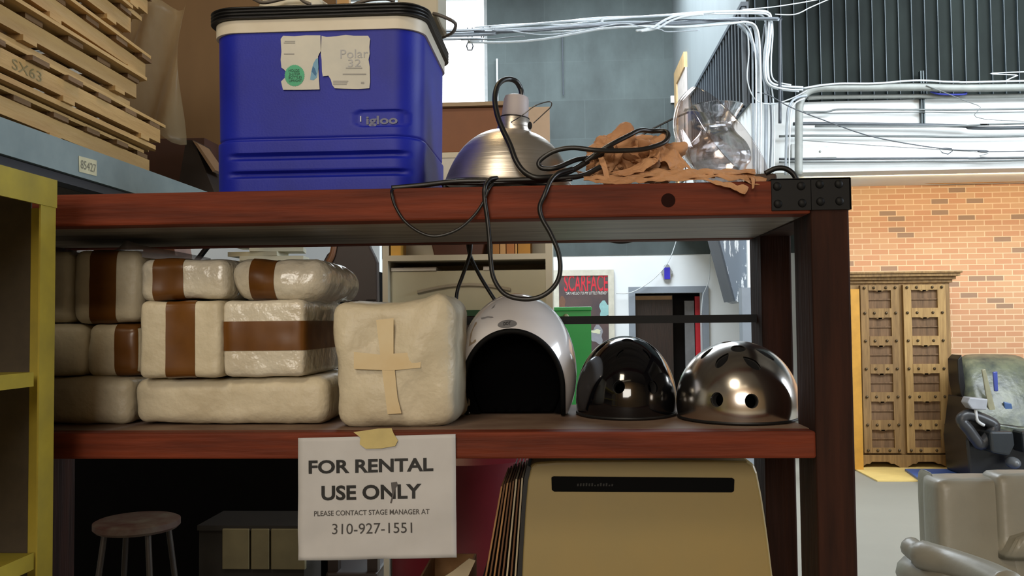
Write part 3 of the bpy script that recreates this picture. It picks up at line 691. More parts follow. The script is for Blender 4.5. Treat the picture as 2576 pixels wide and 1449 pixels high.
# ================================================================== COOLER
yc = base_y(800, 479, zt) if False else 1.615
lx, rx_ = pt(532, 478, yc).x, pt(1056, 478, yc).x
zc0 = zt+.001; zc1 = pt(800, 13, yc).z
Hc = zc1-zc0; dep = .345
t = thing('hard_cooler', ((lx+rx_)/2, yc+dep/2, zc0), 'blue hard-sided cooler with white rim and black lid on the upper shelf', 'cooler')
blue = mat('cooler_blue', (20, 34, 158), .5, var=.08, scale=6, rgb2=(15, 26, 136), bump=.03, bscale=260)
blue.node_tree.nodes['Principled BSDF'].inputs['Specular IOR Level'].default_value = .3
cx0, cy0 = (lx+rx_)/2, yc+dep/2
def zpx(y): return pt(800, y, yc).z
def rring(hx, hy, r, n=160):
    """rounded rectangle, returns list of (x, y, nx, ny)"""
    out = []; seg = [(hx-r, hy-r, 0), (-(hx-r), hy-r, 90), (-(hx-r), -(hy-r), 180), (hx-r, -(hy-r), 270)]
    per = 2*((hx-r)*2+(hy-r)*2)+2*math.pi*r
    for i, (cx, cy, a0) in enumerate(seg):
        for k in range(13):
            a = math.radians(a0+90*k/12); out.append((cx+r*math.cos(a), cy+r*math.sin(a), math.cos(a), math.sin(a)))
        nx = seg[(i+1) % 4]; L = (hx-r)*2 if i in (0, 2) else (hy-r)*2
        a = math.radians(a0+90); p = (cx+r*math.cos(a), cy+r*math.sin(a)); q = (nx[0]+r*math.cos(a), nx[1]+r*math.sin(a))
        m_ = 40 if i in (0, 2) else 20
        for k in range(1, m_): out.append((p[0]+(q[0]-p[0])*k/m_, p[1]+(q[1]-p[1])*k/m_, math.cos(a), math.sin(a)))
    return out
def cool_layer(z0, z1, nz, off, disp=None, captop=True, capbot=True):
    b = MB(); rows = []; vs = []; fs = []
    for i in range(nz+1):
        z = z0+(z1-z0)*i/nz; s_ = (z-zc0)/Hc
        hx = (rx_-lx)/2*(1.0+.022*s_)+off; hy = dep/2*(1.0+.0*s_)+off
        ring = rring(hx, hy, .055)
        for (x, y, nx, ny) in ring:
            d = disp(x, y, nx, ny, z) if disp else 0
            vs.append(Vector((cx0+x+nx*d, cy0+y+ny*d, z)))
        n = len(ring)
    for i in range(nz):
        for k in range(n): fs.append((i*n+k, i*n+(k+1) % n, (i+1)*n+(k+1) % n, (i+1)*n+k))
    if capbot: fs.append(list(range(n))[::-1])
    if captop: fs.append([nz*n+k for k in range(n)])
    b.add(vs, fs); return b
def sm(a, b, x):
    q = min(max((x-a)/(b-a), 0), 1); return q*q*(3-2*q)
zs = zpx(348); g1, g2 = zpx(392), zpx(437); gx0, gx1 = pt(575, 392, yc).x-cx0, pt(1026, 392, yc).x-cx0
L0, L1, LZ0, LZ1 = pt(890, 300, yc).x-cx0, pt(1027, 300, yc).x-cx0, zpx(322), zpx(279)
def cdisp(x, y, nx, ny, z):
    d = 0
    d += .003*(1-sm(zs-.003, zs+.003, z))               # lower panel stands a little proud
    d -= .004*math.exp(-((z-zs)/.0022)**2)
    if ny < -.5:
        for g in (g1, g2):
            e = sm(gx0-.005, gx0+.02, x)*(1-sm(gx1-.02, gx1+.005, x))
            d -= .010*e*math.exp(-((z-g)/.0055)**4)
        # capsule recess for the lettering
        hz = (LZ1-LZ0)/2; mz = (LZ0+LZ1)/2; qx = min(max(x, L0+hz), L1-hz)
        rr = math.hypot(x-qx, z-mz)
        d -= .004*(1-sm(hz-.003, hz+.001, rr))
    return d
ztw = zpx(88); 
zb1 = zpx(79)
body = cool_layer(zc0, zb1, 150, 0, cdisp).build('blue_body', blue, t, smooth='auto')
cool_layer(zb1+.0003, zpx(47), 8, .004).build('white_rim', mat('cooler_white', (206, 200, 184), .45, var=.05, rgb2=(190, 180, 160)), t, smooth='auto', bevel=0)
def lidd(x, y, nx, ny, z): return .0022*math.sin((z-zpx(46))/(zc1-zpx(46))*math.pi*8) - (.006 if z > zc1-.002 else 0)
cool_layer(zpx(46), zc1, 40, .010, lidd).build('black_lid', mat('cooler_black', (20, 20, 22), .45), t, smooth='auto')
# raised word
yl = cy0-dep/2
textpx('raised_lettering', 'igloo', 921, 1000, 291, 319, yc+.0025, mat('cooler_word_shade', (12, 20, 86), .35), t, bold=.03)  # darker blue than the body: relief shade put into the colour
MB().box(*[v for v in (pt(905, 300, yc).x, pt(908, 300, yc).x)], yc+.002, yc+.0035, zpx(308), zpx(294)).build('scratch', mat('scratch_white', (190, 196, 210), .5), t)
# torn paper label in two pieces
paper = mat('label_paper', (200, 198, 188), .7, var=.06, scale=14, rgb2=(186, 186, 180))
YLb = yc-.0035
def flat(name, L, m_, par, Y, th=.0004):
    return MB().prism(pxs(L, Y), (0, th, 0)).build(name, m_, par)
LBL = flat('torn_label', [(706, 98), (712, 90), (740, 91), (770, 89), (806, 89), (807, 128), (803, 135), (800, 142), (801, 180), (804, 225), (760, 226), (712, 226), (709, 214), (707, 205), (716, 196), (722, 188), (716, 176), (708, 170), (706, 150), (708, 130)], paper, t, YLb)
flat('torn_label', [(809, 90), (822, 93), (846, 91), (870, 88), (890, 90), (926, 90), (931, 98), (929, 118), (930, 135), (927, 150), (930, 168), (931, 205), (929, 222), (900, 224), (865, 223), (842, 222), (836, 214), (832, 200), (826, 190), (812, 192), (810, 180), (809, 150), (807, 136)], paper, t, YLb)
gr = mat('green_sticker', (70, 168, 128), .6)
c = (741, 193); pts = []
for i in range(72):
    a = 2*math.pi*i/72; r = 25.5 if i % 2 else 24; pts.append((c[0]+r*math.cos(a), c[1]-3+1.08*r*math.sin(a)))
st = flat('green_seal', pts, gr, t, YLb-.0006)
ink = mat('green_ink', (24, 88, 66), .6)
for i, (w, x0, x1, y0) in enumerate((('HOLDS', 726, 753, 174), ('2-LITER', 727, 755, 182.5), ('BOTTLES', 726, 759, 191), ('UPRIGHT!', 727, 760, 199.5))):
    textpx('seal_lettering', w, x0, x1, y0, y0+6.8, YLb-.0012, ink, st, bold=.012)
flat('printed_picture', [(795, 148), (800, 146), (801, 170), (797, 195), (788, 202), (780, 200), (783, 180), (788, 160)], mat('sky_print', (110, 158, 190), .6), t, YLb-.0005)
flat('printed_picture', [(787, 166), (792, 172), (796, 185), (793, 191), (784, 180)], mat('deep_print', (50, 104, 150), .6), t, YLb-.0009)
fp = mat('faint_print', (176, 178, 182), .7); fp2 = mat('faint_print2', (160, 160, 158), .7)
textpx('label_lettering', 'Polar', 856, 926, 124, 146, YLb-.0006, fp, t)
textpx('label_lettering', '32', 875, 908, 149, 168, YLb-.0006, fp, t)
for (x0, x1, y0, y1) in ((870, 911, 170, 173), (862, 921, 185, 188.5), (838, 876, 203, 205), (838, 874, 207, 209), (838, 872, 211, 213), (716, 742, 103, 105), (714, 742, 107, 109), (714, 740, 134, 137), (908, 916, 206, 211)):
    flat('faint_print_line', [(x0, y0), (x1, y0), (x1, y1), (x0, y1)], fp2, t, YLb-.0006)
# ---- things on the lid
zl = zc1
yb_ = 1.70
p0, p1 = pt(1000, 40, yb_), pt(1103, 40, yb_)
bt = thing('beige_metal_box', ((p0.x+p1.x)/2, yb_+.06, zl), 'beige metal box with a dangling cord on top of the blue cooler', 'box')
b = MB(); b.box(p0.x, p1.x, yb_, yb_+.12, zl+.001, zl+.16); b.build('box_body', mat('box_beige', (176, 168, 146), .5, var=.05), bt, bevel=.004)
P = crom([pt(1090, 34, yb_-.004), pt(1110, 40, yb_-.01), pt(1140, 54, yb_), pt(1146, 66, yb_+.05), pt(1136, 84, yb_+.14), pt(1106, 99, yb_+.26), pt(1080, 130, yb_+.29)], 8)
MB().tube(P, .0035, 8).build('power_cord', mat('cord_taupe', (84, 78, 72), .5), bt, smooth=True)
vs, fs, o_, n_ = softbox(pt(655, 20, yc+.07).x, pt(812, 20, yc+.07).x, yc+.05, yc+.17, zl, zl+.055, .03, .012, 14, 3, 16)
tag(MB().add(vs, fs).build('white_cloth', mat('cloth_white', (214, 206, 186), .8), smooth=True), 'crumpled off-white cloth lying on the black cooler lid', 'cloth')
cb = mat('cord_taupe2', (92, 84, 76), .5)
P = crom([pt(755, 0, yc+.04), pt(772, 8, yc+.035), pt(780, 14, yc+.04)]+[pt(800, 20, yc+.1)], 6)
tag(MB().tube(crom([pt(610, -20, yc+.08), pt(640, -2, yc+.04), pt(668, 6, yc+.03), pt(740, -8, yc+.035), pt(765, 4, yc+.03), pt(782, 11, yc+.03)], 8), .0035, 8).build('grey_cord', cb, smooth=True), 'grey cord trailing over the white cloth on the cooler lid', 'cord')
tag(MB().tube(crom([pt(880, 18, yc+.04), pt(900, 8, yc+.035), pt(930, 0, yc+.035), pt(970, -3, yc+.04), pt(992, 4, yc+.05)], 8), .0035, 8).build('grey_cord', cb, smooth=True), 'grey cord arching across the lid beside the beige box', 'cord')
# ================================================================== CLAMP LAMP
yl = 1.745
c = pt(1279, 452, yl); s = yl/2231
alum = mat('spun_aluminium', (222, 214, 204), .40, 1.0, var=.04, scale=30, stretch=(.2, .2, 6), bump=.1, bscale=30)
capm = mat('socket_grey', (172, 164, 166), .55, var=.03)
T = Matrix.Rotation(math.radians(5.5), 4, 'Y'); zb_ = zt+.016
LO = Vector((c.x, yl, zb_))
lt = thing('clamp_work_lamp', (c.x, yl, zt), 'aluminium dome clamp lamp with grey socket lying face down on the upper shelf', 'lamp')
def TL(v): return T.to_3x3() @ Vector(v)
T3 = T.to_3x3()
prof = [(.1290, 0), (.1295, .004), (.1265, .010), (.123, .022), (.117, .040), (.107, .062), (.092, .084), (.074, .101), (.056, .112), (.042, .117), (.0345, .119)]
cr = crom([Vector((p[0], 0, p[1])) for p in prof], 4)
pr = [(p.x, p.z) for p in cr]
pin = [(p[0]-.0012, p[1]-.0012) for p in pr[::-1]]
MB().lathe(pr+pin+[pr[0]], LO, 96, T3).build('reflector', alum, lt, smooth='auto')
MB().tube([LO+T3 @ Vector((.1292*math.cos(a), .1292*math.sin(a), .001)) for a in [2*math.pi*i/64 for i in range(64)]], .0042, 8, True).build('rim_band', mat('rim_black', (20, 20, 22), .5), lt, smooth=True)
MB().lathe([(.035, .117), (.0345, .121), (.030, .143), (.0275, .147), (.0235, .1475), (.0235, .118)], LO, 48, T3).build('neck', alum, lt, smooth='auto')
MB().lathe([(.0001, .1922), (.016, .192), (.023, .189), (.0250, .183), (.0258, .170), (.0268, .147), (.0262, .1455), (.0001, .1455)], LO, 48, T3).build('socket_housing', capm, lt, smooth='auto')
MB().tube([LO+T3 @ Vector((.0283*math.cos(a), .0283*math.sin(a), .1465)) for a in [2*math.pi*i/40 for i in range(40)]], .0014, 6, True).build('clamp_ring', mat('ring_dark', (50, 48, 48), .4, .6), lt, smooth=True)
P = crom(pxs([(1286, 307, yl-.033), (1310, 293, yl-.06), (1340, 270, yl-.06), (1362, 260, yl-.05), (1385, 256, yl-.04), (1386, 268, yl-.03), (1370, 284, yl-.02), (1342, 310, yl-.005)]), 6)
MB().tube(P, .0011, 6).build('wire_bail', mat('bail_steel', (110, 108, 106), .35, .8), lt, smooth=True)
dk = mat('hole_dark', (10, 10, 10), .8)
q = pt(1333, 316, yl-.030); MB().ball(q, .0045, .003, .008, 12, 8).build('slot_hole', dk, lt, smooth=True)
q = pt(1183, 426, yl-.066); MB().ball(q, .002, .002, .002, 10, 6).build('vent_hole', dk, lt, smooth=True)
cordm = mat('black_rubber', (18, 17, 17), .4, var=.1)
MB().tube(crom(pxs([(1311, 250, yl), (1312, 236, yl), (1309, 222, yl), (1298, 205, yl-.01), (1280, 199, yl-.02), (1262, 204, yl-.04), (1250, 220, yl-.06), (1245, 250, yl-.08), (1250, 285, yl-.095), (1262, 320, yl-.11), (1283, 365, yl-.13), (1298, 405, yl-.145), (1318, 432, yl-.15), (1345, 446, yl-.155), (1380, 446, yl-.15), (1410, 440, yl-.14), (1440, 428, yl-.13), (1480, 405, yl-.12)]), 10), .0052, 12).build('lamp_cord', cordm, lt, smooth=True)
# ================================================================== CORDS OVER THE EDGE
def cord(L, r, label, Y=None): return tag(MB().tube(crom(pxs(L, Y), 12), r, 12).build('extension_cord', cordm, smooth=True), label, 'cord')
yf = YF-.012
cord([(1470, 408, 1.62), (1530, 368, 1.62), (1580, 342, 1.64), (1610, 328, 1.66), (1640, 330, 1.68), (1672, 330, 1.68), (1681, 342, 1.66), (1668, 360, 1.64), (1620, 375, 1.62), (1560, 379, 1.61), (1500, 378, 1.60), (1440, 372, 1.60), (1395, 380, 1.60), (1362, 400, 1.60), (1355, 415, 1.60), (1368, 424, 1.60), (1400, 422, 1.60), (1450, 402, 1.62), (1500, 394, 1.64), (1540, 370, 1.66)], .0045, 'thick black cord coiled loosely over the brown paper')
cord([(1440, 425, 1.60), (1405, 436, 1.585), (1385, 455, 1.57), (1370, 490, yf), (1358, 520, yf), (1364, 550, yf), (1386, 590, yf), (1406, 640, yf), (1408, 690, yf), (1390, 725, yf), (1355, 748, yf), (1310, 752, yf), (1268, 738, yf), (1242, 700, yf), (1234, 650, yf), (1231, 600, yf), (1226, 550, yf), (1219, 500, yf), (1220, 470, yf), (1232, 452, 1.575), (1250, 448, 1.59)], .0042, 'thick black cord hanging in a wide loop before the white helmet')
cord([(1240, 462, 1.575), (1228, 478, yf), (1215, 510, yf), (1190, 545, yf), (1150, 578, yf), (1100, 594, yf), (1060, 586, yf), (1020, 558, yf), (995, 520, yf), (986, 490, yf), (990, 476, 1.572), (1030, 470, 1.585), (1100, 462, 1.59), (1180, 462, 1.59), (1250, 460, 1.59), (1340, 458, 1.60), (1440, 452, 1.60)], .0027, 'thin black cord sagging in a shallow loop across the upper beam')
cord([(985, 473, 1.574), (1060, 466, 1.58), (1140, 457, 1.588), (1230, 455, 1.59), (1330, 452, 1.595), (1420, 448, 1.60), (1470, 440, 1.61), (1510, 420, 1.62)], .0048, 'black cord lying along the shelf edge under the lamp rim')
yk2 = 2.0
cord([(1186, 600, 2.10), (1182, 640, 2.10), (1165, 690, 2.10), (1150, 735, 2.10), (1147, 790, 2.10), (1152, 840, 2.10)], .0045, 'black cord hanging behind the shelf, left strand above the helmet')
cord([(1176, 600, 2.105), (1182, 640, 2.105), (1205, 690, 2.105), (1232, 735, 2.105), (1255, 772, 2.105), (1262, 800, 2.105)], .0045, 'black cord hanging behind the shelf, right strand above the helmet')
cord([(1500, 592, 2.10), (1525, 603, 2.10), (1560, 609, 2.10), (1590, 605, 2.10), (1612, 596, 2.10)], .0042, 'short black cord loop dipping below the upper shelf')
cord([(1925, 436, 1.60), (1950, 424, 1.60), (1975, 424, 1.60), (1994, 436, 1.60), (2004, 452, 1.60)], .0048, 'short black cord arching over the iron corner bracket')
# ================================================================== BROWN PAPER
kraft = mat('kraft_paper', (192, 146, 106), .75, var=.15, scale=10, rgb2=(160, 114, 78), bump=.25, bscale=30)
pb0 = pt(1600, 455, 1.70)
t = thing('crumpled_paper_bag', (pb0.x, 1.70, zt), 'crumpled brown paper bag heaped on the upper shelf beside the lamp', 'paper bag')
def ridge(p, s, sd):
    d = noise.voronoi(p*s+Vector((sd, sd*2, 0)))[0]; return d[1]-d[0]
def crumple_lump(c, r, amp, s, sd):
    bm = bmesh.new(); bmesh.ops.create_icosphere(bm, subdivisions=5, radius=1)
    vs = []
    for v in bm.verts:
        p = v.co.copy(); k = 1+amp*(ridge(p, s, sd)-.3)+.35*amp*(ridge(p, s*2.1, sd+3)-.3)
        q = Vector((c[0]+p.x*r[0]*k, c[1]+p.y*r[1]*k, c[2]+p.z*r[2]*k)); q.z = max(q.z, zt+.001); vs.append(q)
    fs = [[v.index for v in f.verts] for f in bm.faces]; bm.free()
    return MB().add(vs, fs)
def cp(px, py, Y): return pt(px, py, Y)
c = cp(1560, 395, 1.73); crumple_lump((c.x, c.y, c.z), (.066, .055, .055), .55, 1.3, 2).build('bag_body', kraft, t, smooth='auto')
c = cp(1640, 405, 1.70); crumple_lump((c.x, c.y, c.z), (.058, .05, .046), .8, 1.5, 5).build('bag_body', kraft, t, smooth='auto')
c = cp(1525, 415, 1.68); crumple_lump((c.x, c.y, c.z), (.036, .04, .038), .7, 1.6, 8).build('bag_body', kraft, t, smooth='auto')
def sheet(L0, L1, name, par, m_=kraft, n=26, amp=.003, sd=0, th=.0008):
    """strip of paper between two pixel polylines (px,py,Y)"""
    A = crom(pxs(L0), 8); B = crom(pxs(L1), 8); k = min(len(A), len(B)); vs = []; w = 10
    for i in range(k):
        for j in range(w+1):
            p = A[i].lerp(B[i], j/w); q = p+Vector((0, 0, 1))*amp*(ridge(p, 34, sd)-.3)*2.4+Vector((0, -1, 0))*amp*(ridge(p, 40, sd+4)-.3)*2.4
            vs.append(q)
    fs = [(i*(w+1)+j, i*(w+1)+j+1, (i+1)*(w+1)+j+1, (i+1)*(w+1)+j) for i in range(k-1) for j in range(w)]
    return MB().add(vs, fs).build(name, m_, par, solid=th)
S = [
 ([(1470, 438, 1.62), (1540, 444, 1.60), (1620, 440, 1.60), (1700, 432, 1.60), (1790, 428, 1.60)], [(1468, 452, 1.585), (1540, 460, 1.572), (1620, 458, 1.57), (1710, 452, 1.57), (1800, 445, 1.575)]),
 ([(1440, 428, 1.66), (1520, 438, 1.63), (1600, 430, 1.63), (1690, 424, 1.63), (1780, 424, 1.63), (1900, 424, 1.66)], [(1470, 448, 1.60), (1530, 452, 1.59), (1600, 446, 1.59), (1700, 438, 1.59), (1790, 434, 1.59), (1900, 436, 1.60)]),
 ([(1700, 432, 1.62), (1760, 430, 1.61), (1830, 432, 1.61), (1890, 440, 1.60), (1930, 445, 1.60)], [(1720, 446, 1.575), (1770, 448, 1.57), (1840, 452, 1.568), (1890, 460, 1.566), (1925, 462, 1.57)]),
 ([(1750, 446, 1.568), (1800, 452, 1.562), (1850, 462, 1.558), (1884, 470, 1.556)], [(1750, 450, 1.568), (1800, 460, 1.56), (1848, 474, 1.556), (1874, 487, 1.554)]),
 ([(1850, 430, 1.61), (1880, 438, 1.60), (1888, 452, 1.565), (1892, 474, 1.556)], [(1880, 428, 1.62), (1900, 440, 1.60), (1898, 455, 1.565), (1896, 470, 1.558)]),
]
for i, (a, b_) in enumerate(S): sheet(a, b_, 'paper_fold', t, amp=.004, sd=i*3)
sheet([(1640, 362, 1.66), (1700, 380, 1.66), (1740, 420, 1.64)], [(1630, 400, 1.64), (1672, 405, 1.63), (1690, 428, 1.62)], 'paper_flap', t, amp=.006, sd=31)
sheet([(1505, 395, 1.62), (1512, 420, 1.61), (1522, 448, 1.60)], [(1518, 392, 1.62), (1528, 420, 1.61), (1534, 450, 1.60)], 'paper_flap', t, amp=.003, sd=41)
sheet([(1660, 372, 1.64), (1655, 400, 1.62), (1620, 425, 1.61), (1560, 440, 1.60)], [(1640, 372, 1.66), (1630, 395, 1.65), (1590, 415, 1.63), (1535, 436, 1.61)], 'paper_flap', t, amp=.006, sd=51)
# dark scrap at the end of the beam
vs, fs, _, _ = softbox(pt(1885, 440, 1.62).x, pt(1948, 440, 1.62).x, 1.60, 1.68, zt+.001, zt+.018, .006, .003, 20, 4, 8)
tag(MB().add(vs, fs).build('dark_scrap', mat('scrap_dark', (62, 46, 36), .7), smooth=True), 'dark flattened scrap beside the iron bracket on the shelf top', 'scrap')
# ================================================================== GLASS VASES
g1 = glass_solid('clear_glass', (246, 248, 250), .3); g2 = glass('smoky_glass', (243, 238, 236), .02, .6, .09)
YV = 1.965
s = YV/2231; c = pt(1806, 440, YV); zv = zt+.001
def vz(py): return pt(1806, py, YV).z
vp = [(0.001, zv), (40*s, zv), (66*s, vz(432)), (80*s, vz(408)), (81*s, vz(388)), (70*s, vz(362)), (50*s, vz(340)), (40*s, vz(322)), (41*s, vz(306)), (52*s, vz(288)), (63*s, vz(271)), (65*s, vz(268))]
cr = crom([Vector((r, 0, z)) for r, z in vp], 6); pr = [(max(p.x, .001), p.z) for p in cr]
inn = [(max(r-.0028, .001), max(z, zv+.004)) for r, z in pr[::-1]]
tag(MB().lathe(pr+inn, (c.x, YV, 0), 72).build('glass_vase', g1, smooth=True), 'clear glass vase standing upright with a flared mouth and round belly', 'vase')
# broken smoky vase leaning in front
YW2 = 1.735
s = YW2/2231
A, B_ = pt(1733, 252, YW2), pt(1930, 492, YW2)
mid = (A+B_)/2; rad = (B_-A).length/2; ax = (B_-A).normalized(); nrm = Vector((-ax.z, 0, ax.x))
if nrm.x > 0: nrm = -nrm          # towards the lower left
tilt = Matrix.Rotation(.16, 3, ax)
vp = [(1.0, 0), (.99, .12), (.95, .28), (.85, .42), (.70, .55), (.50, .65), (.25, .71), (.02, .73)]
cr = crom([Vector((r, 0, z)) for r, z in vp], 5); pr = [(max(p.x, .01)*rad, p.z*rad) for p in cr]
inn = [(max(r-.0035, .0005), z-.0025) for r, z in pr[::-1]]
e3 = ax.cross(nrm)
Mx = Matrix((ax, e3, tilt @ nrm)).transposed()
vsb = MB().lathe(pr+inn+[pr[0]], mid, 72, Mx)
low = min(v.z for v in vsb.v); print('bowl low', low-zt)
for v in vsb.v: v.z += zt+.0012-low
tag(vsb.build('broken_vase', g2, smooth=True), 'smoky glass vase with a diagonal broken mouth tipped over before the clear vase', 'vase')
# black wire rack behind the paper
Yr = 2.0
t = thing('wire_rack', (pt(1660, 450, Yr).x, Yr, zt), 'thin black wire rack slanting up behind the brown paper', 'rack')
wm = mat('wire_black', (30, 32, 34), .4, .5)
MB().tube(pxs([(1560, 372), (1600, 348), (1640, 325), (1690, 300), (1732, 282)], Yr), .0022, 6).build('top_rail', wm, t)
for x in (1605, 1640, 1662, 1680, 1700, 1722):
    yt = 348-(x-1600)*.5
    p = pt(x, yt, Yr); MB().tube([p, Vector((p.x, Yr, zt+.002))], .0011, 5).build('upright_wire', wm, t)
# ================================================================== FOAM PACKAGES
foam = mat('foam_wrap', (206, 196, 172), .45, var=.06, scale=12, rgb2=(186, 174, 148), bump=.35, bscale=45, spec=.35)
foam2 = mat('shrink_wrap', (208, 202, 186), .28, var=.06, scale=12, rgb2=(190, 180, 160), bump=.6, bscale=38, coat=.4)
tape = mat('brown_tape', (108, 68, 26), .3, var=.1, scale=12, rgb2=(88, 52, 18), spec=.5)
def package(px0, px1, py0, py1, Y, depth, label, tapes=(), r=.022, amp=.004, seed=0, m_=foam, bulge=0.0, xext=0, zb=None, ztop=None, rot=0, fn=None):
    a, b_ = pt(px0, (py0+py1)/2, Y), pt(px1, (py0+py1)/2, Y)
    x0, x1 = a.x-xext, b_.x; pm = (px0+px1)/2
    z0 = pt(pm, py1, Y).z if zb is None else zb; z1 = pt(pm, py0, Y).z if ztop is None else ztop
    cuts = []
    for (axis, lo, hi) in tapes:
        if axis == 0: cuts += [(0, pt(lo, (py0+py1)/2, Y).x), (0, pt(hi, (py0+py1)/2, Y).x)]
        if axis == 2: cuts += [(2, pt(pm, hi, Y).z), (2, pt(pm, lo, Y).z)]
    vs, fs, og, nr = softbox(x0, x1, Y, Y+depth, z0, z1, r, amp, 9, seed, 20, cuts, bulge)
    if fn: vs = [fn(v) for v in vs]
    if rot:
        C = Vector((x0, Y, 0)); Rm = Matrix.Rotation(rot, 3, 'Z'); vs = [Rm @ (v-C)+C for v in vs]; nr = [Rm @ v for v in nr]
    t = thing('foam_package', ((x0+x1)/2, Y+depth/2, z0), label, 'package', 'foam-wrapped packages on the lower shelf')
    MB().add(vs, fs).build('foam_wrapping', m_, t, smooth=True)
    for i, (axis, lo, hi) in enumerate(tapes):
        l, h = cuts[2*i][1], cuts[2*i+1][1]; l, h = min(l, h), max(l, h); q = []
        for f in fs:
            c_ = sum((og[k][axis] for k in f))/4
            if l < c_ < h: q.append(f)
        use = sorted({k for f in q for k in f}); mp_ = {k: j for j, k in enumerate(use)}
        MB().add([vs[k]+nr[k]*.0012 for k in use], [[mp_[k] for k in f] for f in q]).build('tape_band', tape, t, smooth=True)
    return t
ZS = zl1+.001
zr1 = pt(560, 950, 1.68).z
package(60, 331, 948, 1070, 1.70, .30, 'plain foam package in the bottom row at the far left', seed=1, zb=ZS, ztop=zr1)
package(333, 822, 948, 1073, 1.68, .30, 'long plain foam package in the bottom row, right of the shorter one', seed=2, zb=ZS, ztop=zr1, r=.026)
zr2 = pt(250, 815, 1.72).z
package(60, 214, 815, 945, 1.73, .25, 'small foam package in the middle row beside the yellow rack', seed=3, zb=zr1+.001, ztop=zr2)
package(216, 352, 815, 945, 1.73, .25, 'shadowed foam package in the middle row with tape at its right end', ((0, 288, 352),), seed=4, zb=zr1+.001, ztop=zr2)
package(60, 180, 630, 812, 1.74, .25, 'foam package in the upper row nearest the yellow rack', seed=5, zb=zr2+.001)
pw8 = package(182, 352, 625, 812, 1.735, .25, 'foam package in the upper row with a wide dark tape band', ((0, 226, 292),), seed=6, zb=zr2+.001)
zr3 = pt(460, 756, 1.655).z
package(349, 556, 755, 957, 1.655, .27, 'foam package with one upright tape band, front of the middle row', ((0, 416, 490),), seed=7, amp=.003, r=.014, zb=zr1+.001, ztop=zr3, m_=foam)
package(558, 766, 753, 950, 1.665, .28, 'clear-wrapped foam package circled by one horizontal tape band', ((2, 808, 882),), seed=8, amp=.003, r=.014, m_=foam2, zb=zr1+.001, ztop=zr3)
package(347, 571, 651, 752, 1.67, .26, 'flat foam package with a tape band, topmost above the upright-band one', ((0, 384, 460),), seed=9, r=.02, amp=.005, m_=foam2, zb=zr3+.001)
package(573, 822, 650, 750, 1.675, .30, 'flat silvery-wrapped package with tape, topmost at the right of the stack', ((0, 626, 690),), seed=10, r=.036, amp=.007, m_=foam2, zb=zr3+.001, rot=.0)
A8 = crom(pxs([(172, 628, 1.78), (230, 634, 1.78), (290, 628, 1.78), (316, 606, 1.78), (335, 610, 1.78), (380, 622, 1.78), (450, 634, 1.78), (530, 650, 1.78)]), 5)
B8 = crom(pxs([(172, 640, 1.75), (230, 642, 1.75), (290, 642, 1.75), (316, 642, 1.75), (335, 644, 1.75), (380, 650, 1.75), (450, 656, 1.75), (530, 660, 1.75)]), 5)
vs = []
for p, q in zip(A8, B8): vs += [p, (p+q)/2+Vector((0, -.006*random.random(), 0)), q]
fs = [(3*i+j, 3*i+j+1, 3*i+j+4, 3*i+j+3) for i in range(len(A8)-1) for j in range(2)]
MB().add(vs, fs).build('loose_wrap', mat('loose_film', (196, 190, 196), .3, alpha=.5, coat=.5), pw8, smooth=True, solid=.0006)
# big pillow-like package
Y = 1.635
_a, _b = pt(829, 915, Y), pt(1147, 915, Y); _zt = pt(990, 765, Y).z
def pillow(v):
    u = (v.x-_a.x)/(_b.x-_a.x); h = (v.z-zl1)/(_zt-zl1); w = Vector(v)
    w.z += h*(.012*math.exp(-((u-.86)/.10)**2)-.005*math.exp(-((u-.45)/.2)**2))
    w.x += .009*(1-h)*(1-u)*2*(.6) - .006*math.sin(math.pi*h)*(u-.5)*2*.6
    if v.y < Y+.05: w.y += .006*math.cos(u*9)*math.sin(h*7)+.004*max(0, abs(u-.5)*2-.6)
    return w
t = package(829, 1145, 757, 1075, Y, .25, 'largest foam package, bulging, with a masking tape cross on its front', seed=12, r=.028, amp=.006, m_=foam, zb=ZS, bulge=.004, fn=pillow)
mt = mat('masking_tape', (186, 150, 88), .5, var=.1, scale=20)
# ---- sign paper
sheetm = mat('sign_paper', (188, 187, 188), .7, var=.05, scale=5, rgb2=(172, 170, 170))
YP = YF-.006
c0, c1, c2, c3 = pt(750, 1102, YP), pt(1146, 1092, YP), pt(1149, 1402, YP), pt(751, 1409, YP)
t = thing('rental_notice', ((c2.x+c3.x)/2, YP, c3.z), 'white paper notice in black capitals taped to the lower shelf edge', 'notice')
def sp(u, v, dy=0):
    p = (c0*(1-u)+c1*u)*(1-v)+(c3*(1-u)+c2*u)*v
    w = .003*math.sin(u*7+v*3)*v+.002*math.sin(v*11+u*2)*v
    return Vector((p.x, YP-abs(w)-.0002+dy, p.z))
n = 28; vs = [sp(i/n, j/n) for j in range(n+1) for i in range(n+1)]
fs = [(j*(n+1)+i, j*(n+1)+i+1, (j+1)*(n+1)+i+1, (j+1)*(n+1)+i) for j in range(n) for i in range(n)]
MB().add(vs, fs).build('paper_sheet', sheetm, t, smooth=True, solid=.0002)
ink = mat('black_ink', (16, 15, 15), .6); ink2 = mat('soft_ink', (74, 70, 68), .6); ink3 = mat('grey_ink', (58, 55, 54), .6)
def stext(s, l, r, tp, bt, m_, bold=0.0):
    # px rectangle in the notice's own frame
    def inv(px, py): return ((px-750)/398.0, (py-1098+(px-750)/398.0*9-4)/310.0)
    u0, u1 = (l-750)/397.0, (r-750)/397.0; v0, v1 = tp, bt
    return text('notice_lettering', s, u0, u1, -v1, -v0, 0, m_, t, bold=bold, flipM=lambda p: sp(p.x, -p.z, -.0009))
stext('FOR RENTAL', 777, 1091, .185, .297, ink, .03)
stext('USE ONLY', 809, 1061, .395, .517, ink, .03)
